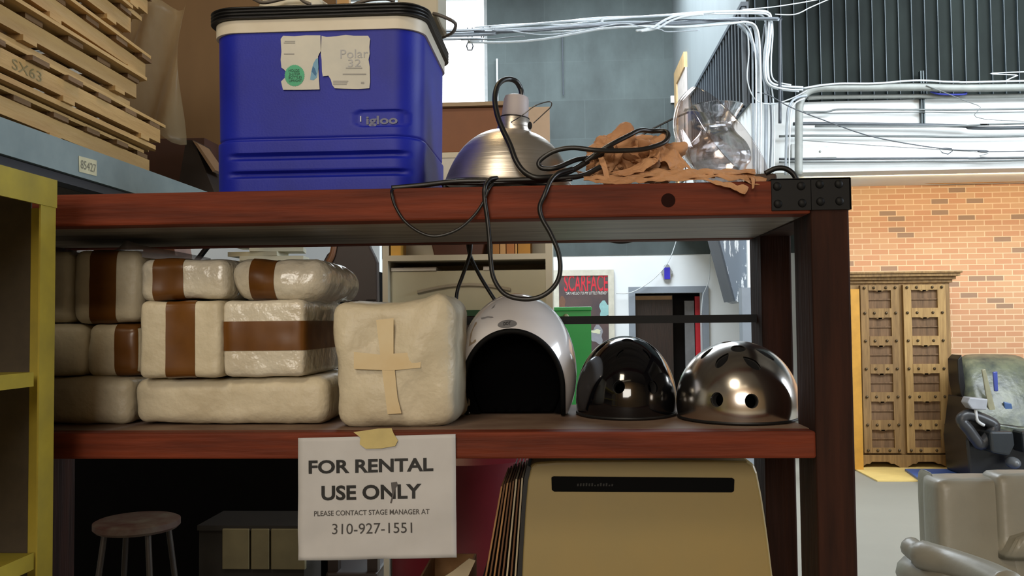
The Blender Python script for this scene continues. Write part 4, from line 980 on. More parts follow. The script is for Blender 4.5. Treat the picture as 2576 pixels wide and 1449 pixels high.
stext('PLEASE CONTACT STAGE MANAGER AT', 791, 1081, .600, .642, ink2, .012)
stext('310-927-1551', 836, 1037, .708, .793, ink3, .0)
q = [(985, .38), (1000, .375), (1002, .40), (996, .43), (990, .50), (986, .55), (982, .548), (988, .48), (986, .42)]
MB().add([sp((x-750)/397., v, -.0012) for x, v in q], [list(range(len(q)))]).build('ink_smudge', mat('smudge', (84, 80, 80), .6), t)
# masking tape
def tq(L, m_, name, par, Yt): return MB().prism(pxs(L, Yt), (0, .0003, 0)).build(name, m_, par)
tq([(889, 1087), (952, 1078), (985, 1077), (990, 1090), (1001, 1108), (994, 1122), (960, 1128), (920, 1129), (905, 1118), (906, 1100)], mat('masking_tape_yellow', (190, 172, 112), .55, var=.08, scale=30), 'masking_tape_piece', t, YP-.0042)
# masking tape cross on the largest package
pk = [o for o in bpy.data.objects if o.get('label', '').startswith('largest foam')][0]
for L, dy in (([(946, 805), (990, 800), (990, 900), (1000, 1000), (1010, 1040), (975, 1042), (962, 940)], 0), ([(890, 885), (955, 892), (1060, 885), (1058, 925), (985, 932), (890, 928)], -.0006)):
    tq(L, mat('aged_tape', (198, 174, 130), .5, var=.04, scale=14, rgb2=(204, 186, 148)), 'masking_tape_strip', pk, Y-.0095+dy)
# ================================================================== HELMETS
def solve(px, py, C, R):
    d = ray(px, py).normalized(); o = CAM-C
    a = sum((d[i]/R[i])**2 for i in range(3)); b = 2*sum(d[i]*o[i]/R[i]**2 for i in range(3)); c = sum((o[i]/R[i])**2 for i in range(3))-1
    D = b*b-4*a*c
    if D < 0: return None
    tt = (-b-math.sqrt(D))/(2*a); p = CAM+d*tt
    n = Vector([(p[i]-C[i])/R[i]**2 for i in range(3)]).normalized()
    return p, n
def shell(C, R, z0, th, nu=128, nv=40, zexp=1.0, tuck=0.0, edge=None):
    """closed dome: outer skin down to height z0, wall thickness th"""
    def prof(k):
        out = []
        a0 = math.asin(max(-1, min(1, (z0-C.z)/k[2])))
        for i in range(nv+1):
            a = a0+(math.pi/2-a0)*i/nv; out.append((max(math.cos(a), 0.0005), math.sin(a)))
        return out
    b = MB(); vs = []; fs = []
    po = prof(R); Ri = Vector((R[0]-th, R[1]-th, R[2]-th)); pi_ = prof(Ri); n = nv+1
    for k in range(nu):
        a = 2*math.pi*k/nu
        for (r, h) in po: vs.append(Vector((C.x+R[0]*r*math.cos(a), C.y+R[1]*r*math.sin(a), C.z+R[2]*h)))
        for (r, h) in pi_: vs.append(Vector((C.x+Ri[0]*r*math.cos(a), C.y+Ri[1]*r*math.sin(a), C.z+Ri[2]*h)))
    for k in range(nu):
        q = (k+1) % nu; A, B = k*2*n, q*2*n
        for i in range(nv):
            fs.append((A+i, B+i, B+i+1, A+i+1)); fs.append((A+n+i, A+n+i+1, B+n+i+1, B+n+i))
        fs.append((A, A+n, B+n, B))
    fs.append([k*2*n+nv for k in range(nu)]); fs.append([k*2*n+n+nv for k in range(nu)][::-1])
    return b.add(vs, fs)
def teardrop(a, b, k=20):
    out = []
    for i in range(k):
        q = 2*math.pi*i/k; x = math.cos(q); w = 1-.55*max(0, x)**1.3
        out.append((a*x, b*math.sin(q)*w))
    return out
def cutter(holes, C, R, depth=.05):
    b = MB()
    for (px, py, a, bb, ang, kind) in holes:
        res = solve(px, py, C, R)
        if not res: continue
        p, n = res; e1 = Vector((1, 0, 0)); e1 = (e1-n*e1.dot(n)).normalized(); e2 = n.cross(e1)
        if e2.z < 0: e2 = -e2
        shp = teardrop(a, bb) if kind == 't' else [(a*math.cos(2*math.pi*i/24), bb*math.sin(2*math.pi*i/24)) for i in range(24)]
        ca, sa = math.cos(ang), math.sin(ang)
        pts = [p+n*.01+e1*(x*ca-y*sa)+e2*(x*sa+y*ca) for x, y in shp]
        b.prism(pts, -n*depth)
    return b
def boolean_cut(o, cb, op='DIFFERENCE'):
    c = cb.build('cut_tmp', o.data.materials[0])
    md = o.modifiers.new('b', 'BOOLEAN'); md.object = c; md.operation = op; md.solver = 'EXACT'
    me = evalmesh(o); o.modifiers.clear(); old = o.data; o.data = me; bpy.data.meshes.remove(old)
    bpy.data.objects.remove(c)
    for p in me.polygons: p.use_smooth = True
    me.set_sharp_from_angle(angle=math.radians(35))
    return o
def skate(cx_px, py_base, wpx, yfront, ry, htop_px, holes, shellm, inner, label, name='skate_helmet', strap=True):
    cy = yfront+ry; c = pt(cx_px, py_base, cy); rx = wpx/2*cy/2231*.985
    z0 = zl1+.003; top = pt(cx_px, htop_px, cy).z
    zc = z0+.028; R = Vector((rx, ry, top-zc)); C = Vector((c.x, cy, zc))
    t = thing(name, (c.x, cy, zl1), label, 'helmet')
    o = shell(C, R, z0, .004).build('outer_shell', shellm, t, smooth='auto')
    cb = cutter(holes, C, R); # cutter mesh lives in world space, move into the shell's frame
    boolean_cut_world(o, cb)
    Ri = Vector((R[0]-.0045, R[1]-.0045, R[2]-.0045))
    lo = shell(C, Ri, z0+.002, .016, 96, 30).build('foam_liner', inner, t, smooth='auto')
    boolean_cut_world(lo, cutter([(a_, b_, c_*.92, d_*.92, e_, f_) for a_, b_, c_, d_, e_, f_ in holes], C, R))
    b = MB(); a0 = math.asin((z0-zc)/R[2])
    pts = [Vector((C.x+R[0]*math.cos(a0)*math.cos(a), C.y+R[1]*math.cos(a0)*math.sin(a), z0+.001)) for a in [2*math.pi*i/80 for i in range(80)]]
    b.tube(pts, .0028, 8, True); b.build('edge_trim', mat('trim_black', (16, 16, 17), .5), t, smooth=True)
    return t, C, R
def boolean_cut_world(o, cb):
    org = WLOC[o.name]
    c = cb.build('cut_tmp', o.data.materials[0])
    bpy.context.view_layer.update()
    md = o.modifiers.new('b', 'BOOLEAN'); md.object = c; md.operation = 'DIFFERENCE'; md.solver = 'EXACT'
    bpy.context.view_layer.update()
    me = evalmesh(o); o.modifiers.clear(); old = o.data; o.data = me; bpy.data.meshes.remove(old)
    cm = c.data; bpy.data.objects.remove(c); bpy.data.meshes.remove(cm)
    for p in me.polygons: p.use_smooth = True
    me.set_sharp_from_angle(angle=math.radians(35))
chrome = mat('chrome_shell', (222, 216, 210), .2, 1.0, var=.03, scale=6)
gblack = mat('gloss_black_shell', (9, 9, 12), .1, 0, var=.02, coat=.6)
linerg = mat('liner_grey', (26, 26, 27), .8); linerb = mat('liner_black', (14, 14, 15), .8)
H1 = [(1803, 1005, .0125, .0135, 0, 'e'), (1891, 1009, .0125, .0135, 0, 'e'),
      (1817, 905, .021, .0105, math.radians(50), 't'), (1891, 912, .021, .0105, math.radians(128), 't'),
      (1778, 887, .019, .009, math.radians(35), 't'), (1926, 891, .020, .009, math.radians(150), 't'),
      (1857, 876, .014, .015, math.radians(0), 'e'), (1827, 860, .010, .012, 0, 'e'), (1896, 864, .010, .012, 0, 'e')]
skate(1855, 1074, 299, 1.645, .14, 857, H1, chrome, linerg, 'chrome silver skate helmet with vent holes at the right end of the shelf')
H2 = [(1556, 973, .0125, .0135, 0, 'e'), (1643, 974, .0115, .0135, 0, 'e'),
      (1513, 872, .018, .008, math.radians(30), 't'), (1641, 872, .018, .008, math.radians(150), 't'),
      (1579, 856, .012, .011, 0, 'e'), (1538, 847, .010, .010, 0, 'e'), (1560, 890, .014, .005, math.radians(60), 't'), (1626, 889, .014, .005, math.radians(120), 't')]
skate(1575, 1058, 252, 1.735, .135, 845, H2, gblack, linerb, 'glossy black skate helmet between the white and the chrome helmets')
# ---- white open-face helmet
cy = 1.875; ry = .142
c = pt(1301, 930, cy); rx = 149*cy/2231; top = pt(1301, 738, cy).z; z0 = zl1+.004
zc = pt(1301, 935, cy).z; C = Vector((c.x, cy, zc)); R = Vector((rx, ry, top-zc))
t = thing('motorcycle_helmet', (c.x, cy, zl1), 'white open-face motorcycle helmet with black lining facing out on the shelf', 'helmet')
whm = mat('helmet_white', (222, 220, 222), .18, 0, var=.03, scale=4, coat=.8, rgb2=(212, 208, 208))
o = shell(C, R, z0, .006, 144, 56).build('outer_shell', whm, t, smooth='auto')
# arch opening
ya = 1.76
ax0, ax1 = pt(1161, 1000, ya).x, pt(1416, 1000, ya).x; xm = (ax0+ax1)/2; hw = (ax1-ax0)/2
za = pt(1288, 833, ya).z; zm = pt(1288, 985, ya).z
arch = []
for i in range(41):
    a = math.pi*i/40; arch.append((xm+hw*math.cos(a), zm+(za-zm)*math.sin(a)**.95 if 0 < i < 40 else zm))
out = [(xm+hw*1.0, z0-.03)]+arch+[(xm-hw*1.0, z0-.03)]
cb = MB(); cb.xz(out, cy-ry-.05, cy-.02)
boolean_cut_world(o, cb)
def onell(x, z):
    q = 1-((x-C.x)/R.x)**2-((z-C.z)/R.z)**2
    return Vector((x, C.y-R.y*math.sqrt(max(q, .0)), z))
path = [onell(x, z) for x, z in ([(xm+hw, z0+.002), (xm+hw, (z0+zm)/2)]+arch+[(xm-hw, (z0+zm)/2), (xm-hw, z0+.002)])]
blkf = mat('helmet_black_trim', (9, 9, 10), .7, spec=.15)
MB().tube(path, .0055, 10).build('edge_trim', blkf, t, smooth=True)
Ri = Vector((R.x-.007, R.y-.007, R.z-.007)); lin_ = shell(C, Ri, z0+.001, .02, 96, 40).build('black_lining', mat('lining_black', (5, 5, 6), .95, spec=.03), t, smooth='auto')
cb = MB(); cb.xz([(xm+(x-xm)*.94, zm+(z-zm)*.95 if z > zm else z) for x, z in out], cy-ry-.05, cy-.02)
boolean_cut_world(lin_, cb)
# closed dark padding deeper inside
b = MB(); b.ball((C.x, C.y+.01, C.z), R.x-.028, R.y-.04, R.z-.028, 40, 24)
pad = [v for v in b.v]
for v in b.v:
    if v.z < z0+.002: v.z = z0+.002
    if v.y < C.y-.01: v.y = C.y-.01
b.build('inner_padding', mat('lining_black', (5, 5, 6), .95, spec=.03), t, smooth=True)
# DOT oval
p, n = solve(1276, 815, C, R)
e1 = (Vector((1, 0, 0))-n*n.x).normalized(); e2 = n.cross(e1); e2 = e2 if e2.z > 0 else -e2
s = p.y/2231
def onshell(u, v, off=.0012):
    q = p+e1*u+e2*v; d = Vector([(q[i]-C[i])/R[i] for i in range(3)]); q2 = Vector([C[i]+R[i]*d[i]/d.length for i in range(3)])
    return q2+n*off
k = 36; vs = [onshell(0, 0)]+[onshell(25*s*math.cos(2*math.pi*i/k), 12*s*math.sin(2*math.pi*i/k)) for i in range(k)]
dec = MB().add(vs, [(0, 1+i, 1+(i+1) % k) for i in range(k)]).build('oval_decal', mat('decal_grey', (140, 140, 144), .35, .3), t)
text('decal_lettering', 'DOT', -9*s, 9*s, -5*s, 5*s, 0, mat('decal_ink', (30, 30, 32), .5), dec, bold=.01, flipM=lambda q: onshell(q.x, q.z, .0022))
sc1 = [(1210, 800), (1228, 796), (1240, 797), (1242, 800), (1226, 802), (1212, 804)]
def scuff(L, m_, par):
    ps = []
    for x, y in L:
        r_ = solve(x, y, C, R)
        if r_: ps.append(r_[0]+r_[1]*.0008)
    if len(ps) < 3: return
    MB().add(ps, [list(range(len(ps)))]).build('scuff_mark', m_, par)
scuff(sc1, mat('scuff_grey', (150, 148, 150), .5), t); scuff([(1236, 778), (1240, 772), (1246, 766), (1243, 774)], mat('scuff_grey', (150, 148, 150), .5), t)
scuff([(1196, 812), (1200, 810), (1198, 860), (1180, 872), (1184, 840)], mat('decal_tan', (168, 150, 128), .4), t)
scuff([(1430, 842), (1436, 846), (1441, 866), (1438, 872)], mat('decal_gold', (196, 172, 120), .4), t)
# ================================================================== BELOW THE LOWER SHELF
Ya = 1.70
cream = mat('cream_plastic', (150, 128, 78), .4, var=.05, scale=3, rgb2=(140, 124, 82))
zB = ZB+.001
def gx(px, py): return pt(px, py, Ya)
prof = pxs([(1306, 1460), (1310, 1380), (1316, 1280), (1322, 1210), (1330, 1176), (1345, 1163), (1400, 1159), (1600, 1157), (1800, 1158), (1880, 1160), (1898, 1168), (1906, 1190), (1918, 1250), (1930, 1330), (1938, 1390), (1945, 1449)], Ya)
bl = Vector((prof[0].x-.012, Ya, zB+.02)); brr = Vector((prof[-1].x+.03, Ya, zB+.02))
t = thing('cream_appliance_case', ((bl.x+brr.x)/2, Ya+.12, ZB), 'large cream plastic appliance case with a black strip under the lower shelf', 'appliance')
poly = [bl]+prof+[brr]
MB().prism(poly, (0, .26, 0)).build('case_body', cream, t, bevel=.012, bseg=3)
MB().prism(pxs([(1300, 1470), (1306, 1380), (1312, 1280), (1318, 1205), (1326, 1170), (1336, 1176), (1328, 1210), (1322, 1280), (1316, 1380), (1312, 1470)], Ya-.004), (0, .2, 0)).build('side_gasket', mat('gasket_black', (18, 16, 14), .6), t)
b = MB(); q = pxs([(1387, 1201), (1393, 1199), (1842, 1203), (1848, 1206), (1847, 1236), (1841, 1239), (1394, 1237), (1388, 1233)], Ya-.004); b.prism(q, (0, .006, 0))
stp = b.build('black_strip', mat('strip_black', (7, 7, 7), .8, spec=.1), t, bevel=.0015)
mk = MB(); rm = random.Random(5)
for i in range(13):
    x = 1452+i*7.2; h = rm.uniform(3, 8)
    mk.prism(pxs([(x, 1223-h), (x+4.2, 1223-h), (x+3.4, 1223), (x-.4, 1223)], Ya-.0048), (0, .0006, 0))
mk.build('worn_marking', mat('faded_gold', (24, 22, 17), .7), stp)
# cardboard sheets leaning, each its own thing
cardE = mat('cardboard_edge', (170, 128, 82), .8, var=.12, scale=20, rgb2=(140, 100, 62)); cardF = mat('cardboard_dark', (112, 78, 50), .85); cardL = mat('card_pale', (186, 170, 140), .8); cardK = mat('card_black', (22, 20, 20), .5)
names = ['outermost', 'second', 'third', 'fourth', 'fifth', 'sixth', 'seventh', 'innermost']
for i in range(8):
    xt = 1260+i*7.4; yt = 1222-i*3+random.uniform(-4, 4); xb = 1220+i*10.6
    yy = Ya+.005+.004*i
    a, b_ = pt(xt, yt, yy), pt(xb, 1449, yy)
    d = (b_-a); k = (zB+.004-a.z)/d.z; foot = a+d*k
    th = .0032
    poly = [a, a+Vector((th, 0, 0)), foot+Vector((th, 0, 0)), foot]
    m_ = [cardE, cardF, cardE, cardF, cardF, cardL, cardF, cardL][i]
    tag(MB().prism(poly, (0, .22, 0)).build('cardboard_sheet', m_), 'flattened cardboard sheet on edge, %s from the left beside the cream case' % names[i], 'cardboard', 'cardboard sheets standing on edge')
for i in range(4):
    xt = 1296+i*8; a, b_ = pt(xt, 1166+i*1.5, Ya+.27), pt(xt-27, 1260, Ya+.27)
    d = b_-a; k = (zB+.004-a.z)/d.z; foot = a+d*k; th = .0025
    tag(MB().prism([a, a+Vector((th, 0, 0)), foot+Vector((th, 0, 0)), foot], (0, .1, 0)).build('black_sheet', [cardK, cardL, cardK, cardL][i]), 'tall black-edged sheet behind the cardboard, %s of four' % ['leftmost', 'second', 'third', 'rightmost'][i], 'sheet', 'tall sheets behind the cardboard')
# red barrel behind
c = pt(1255, 1300, 2.55); zz = pt(1255, 1130, 2.55).z
b = MB(); b.lathe([(.001, 0.0), (.20, 0.0), (.215, .03), (.215, zz*.5), (.222, zz*.52), (.215, zz*.54), (.215, zz-.05), (.222, zz-.02), (.20, zz), (.001, zz)], (c.x-.10, 2.6, 0), 48)
tag(b.build('red_barrel', mat('red_plastic', (112, 14, 32), .4, var=.08), smooth='auto'), 'red plastic barrel standing behind the shelf beside the cardboard', 'barrel')
# open cardboard carton at the bottom
Yc = 1.72
x0, x1 = pt(1050, 1449, Yc).x, pt(1172, 1449, Yc).x
t = thing('open_carton', ((x0+x1)/2, Yc+.1, ZB), 'open brown carton with raised flaps under the notice', 'carton')
zc_ = pt(1150, 1462, Yc).z
b = MB(); b.box(x0, x1, Yc, Yc+.004, zB, zc_); b.box(x0, x1, Yc+.2, Yc+.204, zB, zc_); b.box(x0, x0+.004, Yc+.004, Yc+.2, zB, zc_); b.box(x1-.004, x1, Yc+.004, Yc+.2, zB, zc_); b.box(x0, x1, Yc, Yc+.2, zB, zB+.004)
b.build('carton_body', cardE, t)
MB().prism(pxs([(1100, 1462), (1172, 1462), (1196, 1410), (1180, 1405), (1140, 1436)], Yc-.004), (0, .003, 0)).build('flap', cardL, t)
# bar stool behind the unit
Ysx = 3.25
c = pt(345, 1306, Ysx); r = 105*Ysx/2231
t = thing('bar_stool', (c.x, Ysx, 0), 'round bar stool with a worn red and white seat in the dark behind the unit', 'stool')
seatm = mat('worn_red', (64, 16, 10), .7, scale=9, rgb2=(96, 88, 78), var=0)
MB().lathe([(.001, c.z-.035), (r-.01, c.z-.035), (r, c.z-.025), (r, c.z-.005), (r-.01, c.z), (.001, c.z-.004)], (c.x, Ysx, 0), 48).build('seat', seatm, t, smooth='auto')
stl = mat('stool_steel', (70, 64, 60), .5, .4)
for a in (45, 135, 225, 315):
    A = math.radians(a); p = Vector((c.x+.75*r*math.cos(A), Ysx+.75*r*math.sin(A), c.z-.035)); q = Vector((c.x+1.35*r*math.cos(A), Ysx+1.35*r*math.sin(A), .001))
    MB().cyl(p, q, .011, 10).build('leg', stl, t, smooth='auto')
MB().tube([Vector((c.x+1.0*r*math.cos(2*math.pi*i/32), Ysx+1.0*r*math.sin(2*math.pi*i/32), .33)) for i in range(32)], .008, 8, True).build('foot_ring', stl, t, smooth=True)
# cream cupboard and black box added to keep the background dark
Yd = 3.95
a, b_ = pt(556, 1400, Yd-.02), pt(760, 1400, Yd-.02)
zt_ = pt(650, 1293, Yd).z; zb2 = pt(650, 1388, Yd).z
ZD = 1.70; Yd2 = Yd+.3
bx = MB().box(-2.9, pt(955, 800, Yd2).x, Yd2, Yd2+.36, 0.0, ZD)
dkc = tag(bx.build('dark_blocker', mat('blocker_black', (9, 8, 8), .9, spec=.05)), 'long black box added behind the shelving unit to block light', 'light blocker')
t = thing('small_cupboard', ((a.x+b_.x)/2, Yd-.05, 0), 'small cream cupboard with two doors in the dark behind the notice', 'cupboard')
MB().box(a.x, b_.x+.08, Yd-.26, Yd, 0, zt_-.01).build('carcass', mat('cupboard_shade', (30, 26, 22), .7), t)  # carcass and top coloured dark to stand in for shade
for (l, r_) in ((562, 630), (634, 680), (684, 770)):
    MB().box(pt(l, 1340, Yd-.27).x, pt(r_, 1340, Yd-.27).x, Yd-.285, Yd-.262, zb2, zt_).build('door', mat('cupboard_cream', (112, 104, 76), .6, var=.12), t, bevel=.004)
MB().box(a.x, b_.x+.08, Yd-.28, Yd+.01, zt_-.009, zt_+.012).build('top', mat('cupboard_shade', (30, 26, 22), .7), t)
# ================================================================== THROUGH THE GAP, BEHIND THE SHELF
# white partition
struct(MB().box(-5.0, pt(955, 620, 8).x, 8.0, 8.1, 0, pt(500, 560, 8).z).build('wall_partition', wwhite))
# cream bookcase
Yq = 2.85
L_, R_ = pt(962, 700, Yq).x, pt(1390, 700, Yq).x
cm = mat('bookcase_cream', (212, 206, 186), .5, var=.03)
zq = pt(1180, 640, Yq).z; zqt = pt(1180, 382, Yq).z; zq0 = pt(1180, 780, Yq).z
t = thing('cream_bookcase', ((L_+R_)/2, Yq+.15, 0), 'tall cream bookcase behind the shelving unit, beside the green locker', 'bookcase')
MB().box(R_-.022, R_, Yq, Yq+.3, 0, zqt).build('side_panel', cm, t)
MB().box(L_, L_+.018, Yq, Yq+.3, 0, zqt).build('side_panel', cm, t)
MB().box(L_+.018, R_-.022, Yq+.285, Yq+.3, 0, zqt-.0005).build('back_panel', cm, t)
MB().box(L_+.018, R_-.022, Yq, Yq+.285, zq-.018, zq).build('shelf', cm, t)
MB().box(L_+.018, R_-.022, Yq, Yq+.285, zqt-.018, zqt-.0005).build('shelf', cm, t)
MB().box(L_+.018, R_-.022, Yq+.04, Yq+.06, zq0, zq-.05).build('inner_board', mat('board_pale', (206, 202, 176), .5, var=.04), t)
ar = [pt(1050+i*26, 742-26*math.sin(math.pi*(i+1)/12), Yq+.036) for i in range(10)]
MB().tube(ar, .006, 6).build('stain_arc', mat('stain_tan', (186, 176, 156), .6), t)
MB().box(L_+.02, R_-.024, Yq+.02, Yq+.27, .05, zq0-.02).build('dark_drawer_front', mat('drawer_brown', (52, 28, 18), .5), t)
MB().box(L_+.02, R_-.024, Yq+.015, Yq+.2, zq0-.019, zq0).build('green_edge', mat('edge_green', (30, 80, 46), .5), t)
# on the shelf
a0, a1 = pt(1082, 605, Yq+.05), pt(1222, 605, Yq+.05); b0, b1 = pt(1092, 637, Yq+.05), pt(1214, 637, Yq+.05)
poly = [Vector((b0.x, Yq+.05, zq+.001)), Vector((b1.x, Yq+.05, zq+.001)), Vector((a1.x+.01, Yq+.05, a1.z+.05)), Vector((a0.x-.01, Yq+.05, a0.z+.05))]
tag(MB().prism(poly, (0, .18, 0)).build('brown_tray', mat('tray_brown', (88, 50, 34), .5), bevel=.004), 'dark brown tapered wooden tub on the cream bookcase shelf', 'tub')
for i, (l, r_, c) in enumerate(((1240, 1256, (186, 130, 56)), (1258, 1272, (222, 178, 120)), (1274, 1294, (196, 128, 60)), (1296, 1301, (226, 180, 112)), (1303, 1334, (206, 150, 48)))):
    p0, p1 = pt(l, 620, Yq+.04), pt(r_, 620, Yq+.04)
    tag(MB().box(p0.x, p1.x, Yq+.04, Yq+.22, zq+.001, pt(l, 560-5*i, Yq+.04).z).build('amber_folder', mat('amber_%d' % i, c, .5)), 'amber upright folder on the bookcase shelf, %s from the left' % ['first', 'second', 'third', 'fourth and thinnest', 'fifth and widest'][i], 'folder', 'amber folders on the bookcase shelf')
p0, p1 = pt(983, 630, Yq+.02), pt(1008, 630, Yq+.02)
tag(MB().box(p0.x, p1.x, Yq+.02, Yq+.12, zq+.001, pt(990, 590, Yq).z).build('yellow_block', mat('amber_y', (224, 172, 70), .5)), 'small yellow box at the left end of the bookcase shelf', 'box')
for i, (l, r_) in enumerate(((982, 1096), (1215, 1230))):
    p0, p1 = pt(l, 655, Yq+.03), pt(r_, 655, Yq+.03)
    zz = zq-.05
    tag(MB().box(p0.x, p1.x, Yq+.035, Yq+.2, zz+.001, zz+.012).build('white_packet', mat('packet_white', (236, 232, 222), .5)), ['long white packet on the board under the bookcase shelf', 'tiny white packet under the right of the bookcase shelf'][i], 'packet')
# brown box & beige board on top of the bookcase
zx = zqt
MB().box(L_+.018, R_-.022, Yq+.003, Yq+.018, zqt-.10, zqt-.0185).build('front_fascia', mat('fascia_white', (222, 220, 212), .5), bpy.data.objects['cream_bookcase'])
p0, p1 = pt(1060, 330, Yq), pt(1282, 330, Yq); zz = pt(1190, 268, Yq).z
t = thing('brown_crate', ((p0.x+p1.x)/2, Yq+.1, zx), 'brown wooden crate with a pale top board behind the clamp lamp', 'crate')
MB().box(p0.x, p1.x, Yq+.01, Yq+.22, zx+.001, zz).build('crate_body', mat('crate_brown', (136, 84, 48), .6, var=.08), t, bevel=.003)
MB().box(p0.x-.01, p1.x+.006, Yq-.01, Yq+.24, zz+.0005, zz+.013).build('top_board', mat('crate_top', (172, 150, 120), .6), t)
p0, p1 = pt(1286, 350, Yq-.03), pt(1380, 350, Yq-.03)
tag(MB().box(p0.x, p1.x, Yq+.26, Yq+.285, zx+.001, pt(1330, 268, Yq+.25).z).build('beige_board', mat('beige_board', (206, 186, 166), .6)), 'upright beige board standing right of the brown crate', 'board')
# white carton low in front of crate
# carved dark chair back
Yg = 3.4
poly = pxs([(860, 560), (918, 560), (924, 605), (932, 625), (942, 645), (948, 660), (950, 760), (820, 760), (814, 655), (822, 640), (838, 625), (848, 605)], Yg)
t = thing('carved_chair', (pt(880, 760, Yg).x, Yg+.2, 0), 'dark brown carved wooden chair seen through the shelf gap', 'chair')
dw = mat('chair_brown', (36, 20, 14), .5, var=.1)
MB().prism(poly, (0, .045, 0)).build('carved_back', dw, t, bevel=.006)
MB().tube(crom(pxs([(838, 560), (842, 600), (836, 640), (826, 660)], Yg-.01), 5), .012, 8).build('turned_spindle', mat('spindle', (110, 72, 44), .5), t, smooth=True)
xa, xb = poly[7].x, poly[6].x; zz = poly[6].z
MB().box(xa, xb, Yg-.02, Yg+.42, .45, .5).build('seat', dw, t, bevel=.01)
for x in (xa+.005, xb-.045):
    MB().box(x, x+.04, Yg, Yg+.045, 0, zz+.01).build('back_leg', dw, t)
    MB().box(x, x+.04, Yg+.36, Yg+.4, 0, .45).build('front_leg', dw, t)
# white trim boards stacked
Yh = Yd2+.06; zst = ZD+.045
lab = ['lowest', 'second', 'third', 'fourth', 'topmost']
pk = [((574, 762), (650, 640), .0), ((600, 756), (640, 630), .1), ((574, 700), (630, 620), -.05), ((620, 750), (622, 612), .2), ((585, 690), (618, 606), .05)]
for i, ((l, r_), (yb2, yt2), ro) in enumerate(pk):
    p0, p1 = pt(l, yb2, Yh), pt(r_, yb2, Yh); z0 = zst+.0005+i*.0225
    Mr = Matrix.Translation(((p0.x+p1.x)/2, Yh+.1, 0)) @ Matrix.Rotation(ro, 4, 'Z') @ Matrix.Translation((-(p0.x+p1.x)/2, -Yh-.1, 0))
    tag(MB().box(p0.x, p1.x, Yh, Yh+.16, z0, z0+.022, Mr).build('trim_board', mat('trim_cream', (212, 206, 180), .5, var=.04)), 'cream trim board in the pile seen over the packages, %s of five' % lab[i], 'board', 'cream trim boards')
# its support: a dark side table
t = thing('low_stand', (pt(665, 700, Yh).x, Yh+.1, ZD), 'low dark stand under the cream trim boards on the added black box', 'stand')
xa, xb = pt(574, 700, Yh).x, pt(764, 700, Yh).x
MB().box(xa, xb, Yh-.01, Yh+.18, zst-.02, zst).build('stand_top', dw, t)
for x in (xa, xb-.03):
    for y in (Yh, Yh+.14): MB().box(x, x+.03, y, y+.03, ZD+.0005, zst-.02).build('leg', dw, t)
# leaning black tube and brown panel
Yi = Yd2+.1
p0, p1 = pt(545, 592, Yi), pt(498, 652, Yi); d = p1-p0; q = p0+d*((.003-p0.z)/d.z)*1.0
q = p0+d*1.9; 
tag(MB().cyl(p0-d*.6, p0+d*((ZD+.014-p0.z)/d.z), .014, 12).build('black_pole', mat('pole_black', (24, 26, 32), .4)), 'black pole slanting up diagonally from the added black box behind the packages', 'pole')
yk_ = Yd2+.05
p0, p1 = pt(360, 620, yk_), pt(441, 640, yk_)
tag(MB().prism([Vector((p0.x, yk_, ZD+.0005)), Vector((p1.x, yk_, ZD+.0005)), Vector((p1.x, yk_, pt(441, 640, yk_).z)), Vector((p1.x-.02, yk_, pt(430, 585, yk_).z)), Vector((p0.x, yk_, pt(400, 580, yk_).z))], (0, .2, 0)).build('brown_carton', mat('panel_reddish', (150, 104, 84), .6)), 'reddish brown carton on the added black box behind the taped packages', 'carton')
# green locker
Yj = 6.6
p0, p1 = pt(1300, 800, Yj), pt(1487, 800, Yj); zz = pt(1440, 772, Yj).z
t = thing('green_locker', ((p0.x+p1.x)/2, Yj+.25, 0), 'bright green metal locker standing before the movie poster', 'locker')
grn = mat('locker_green', (36, 140, 62), .4, var=.04)
MB().box(p0.x, p1.x, Yj, Yj+.5, 0, zz-.03).build('locker_body', grn, t)
MB().box(p0.x-.01, p1.x+.006, Yj-.012, Yj+.51, zz-.0295, zz).build('locker_lid', grn, t, bevel=.006)
MB().ball(pt(1424, 796, Yj-.005), .022, .01, .02, 12, 8).build('round_badge', mat('badge', (120, 130, 90), .4), t, smooth=True)
# ================================================================== PALLET RACK, UPPER LEFT
XRk = -1.50
blu = mat('rack_blue', (124, 140, 142), .5, var=.12, scale=5, rgb2=(104, 120, 124))
zr_t = ptx(200, 365, XRk).z; 
zA = ptx(4, 297, XRk).z; zBt = ptx(4, 388, XRk).z
y_end = 3.78
t = thing('pallet_rack', (XRk, 3.0, 0), 'blue grey steel pallet rack carrying the stack of pallets at upper left', 'rack')
b = MB(); b.box(XRk, XRk+.006, 1.9, y_end, zBt, zA); b.box(XRk-.05, XRk, 1.9, y_end, zA-.006, zA); b.box(XRk-.05, XRk, 1.9, y_end, zBt, zBt+.006)
b.build('beam', blu, t)
MB().box(XRk-.06, XRk-.008, 1.9, y_end, zBt-.028, zBt-.002).build('beam_liner', mat('rack_dark', (34, 36, 44), .5), t)
MB().box(XRk-1.0, XRk-.95, 1.9, y_end, zBt, zA).build('beam', blu, t)
MB().box(XRk-.949, XRk-.065, 1.9, y_end-.01, zBt-.028, zBt-.016).build('blocking_sheet', mat('deck_dark', (60, 50, 40), .7), t)  # dark sheet added under the pallets, hides the pale wall beyond
xe = pt(905, 460, y_end).x
MB().box(XRk-1.0, xe, y_end+.002, y_end+.05, zBt, zA-.004).build('cross_beam', blu, t)
MB().box(XRk+.012, xe, y_end+.051, y_end+.9, zA-.03, zA-.006).build('deck', mat('deck_dark', (60, 50, 40), .7), t)
for (x, y) in ((XRk-1.0, 1.85), (XRk-.05, 1.85), (XRk-1.0, y_end+.052), (xe-.05, y_end+.86), (XRk-.95, y_end+.86)):
    MB().box(x, x+.05, y, y+.045, 0, zA).build('upright', blu, t)
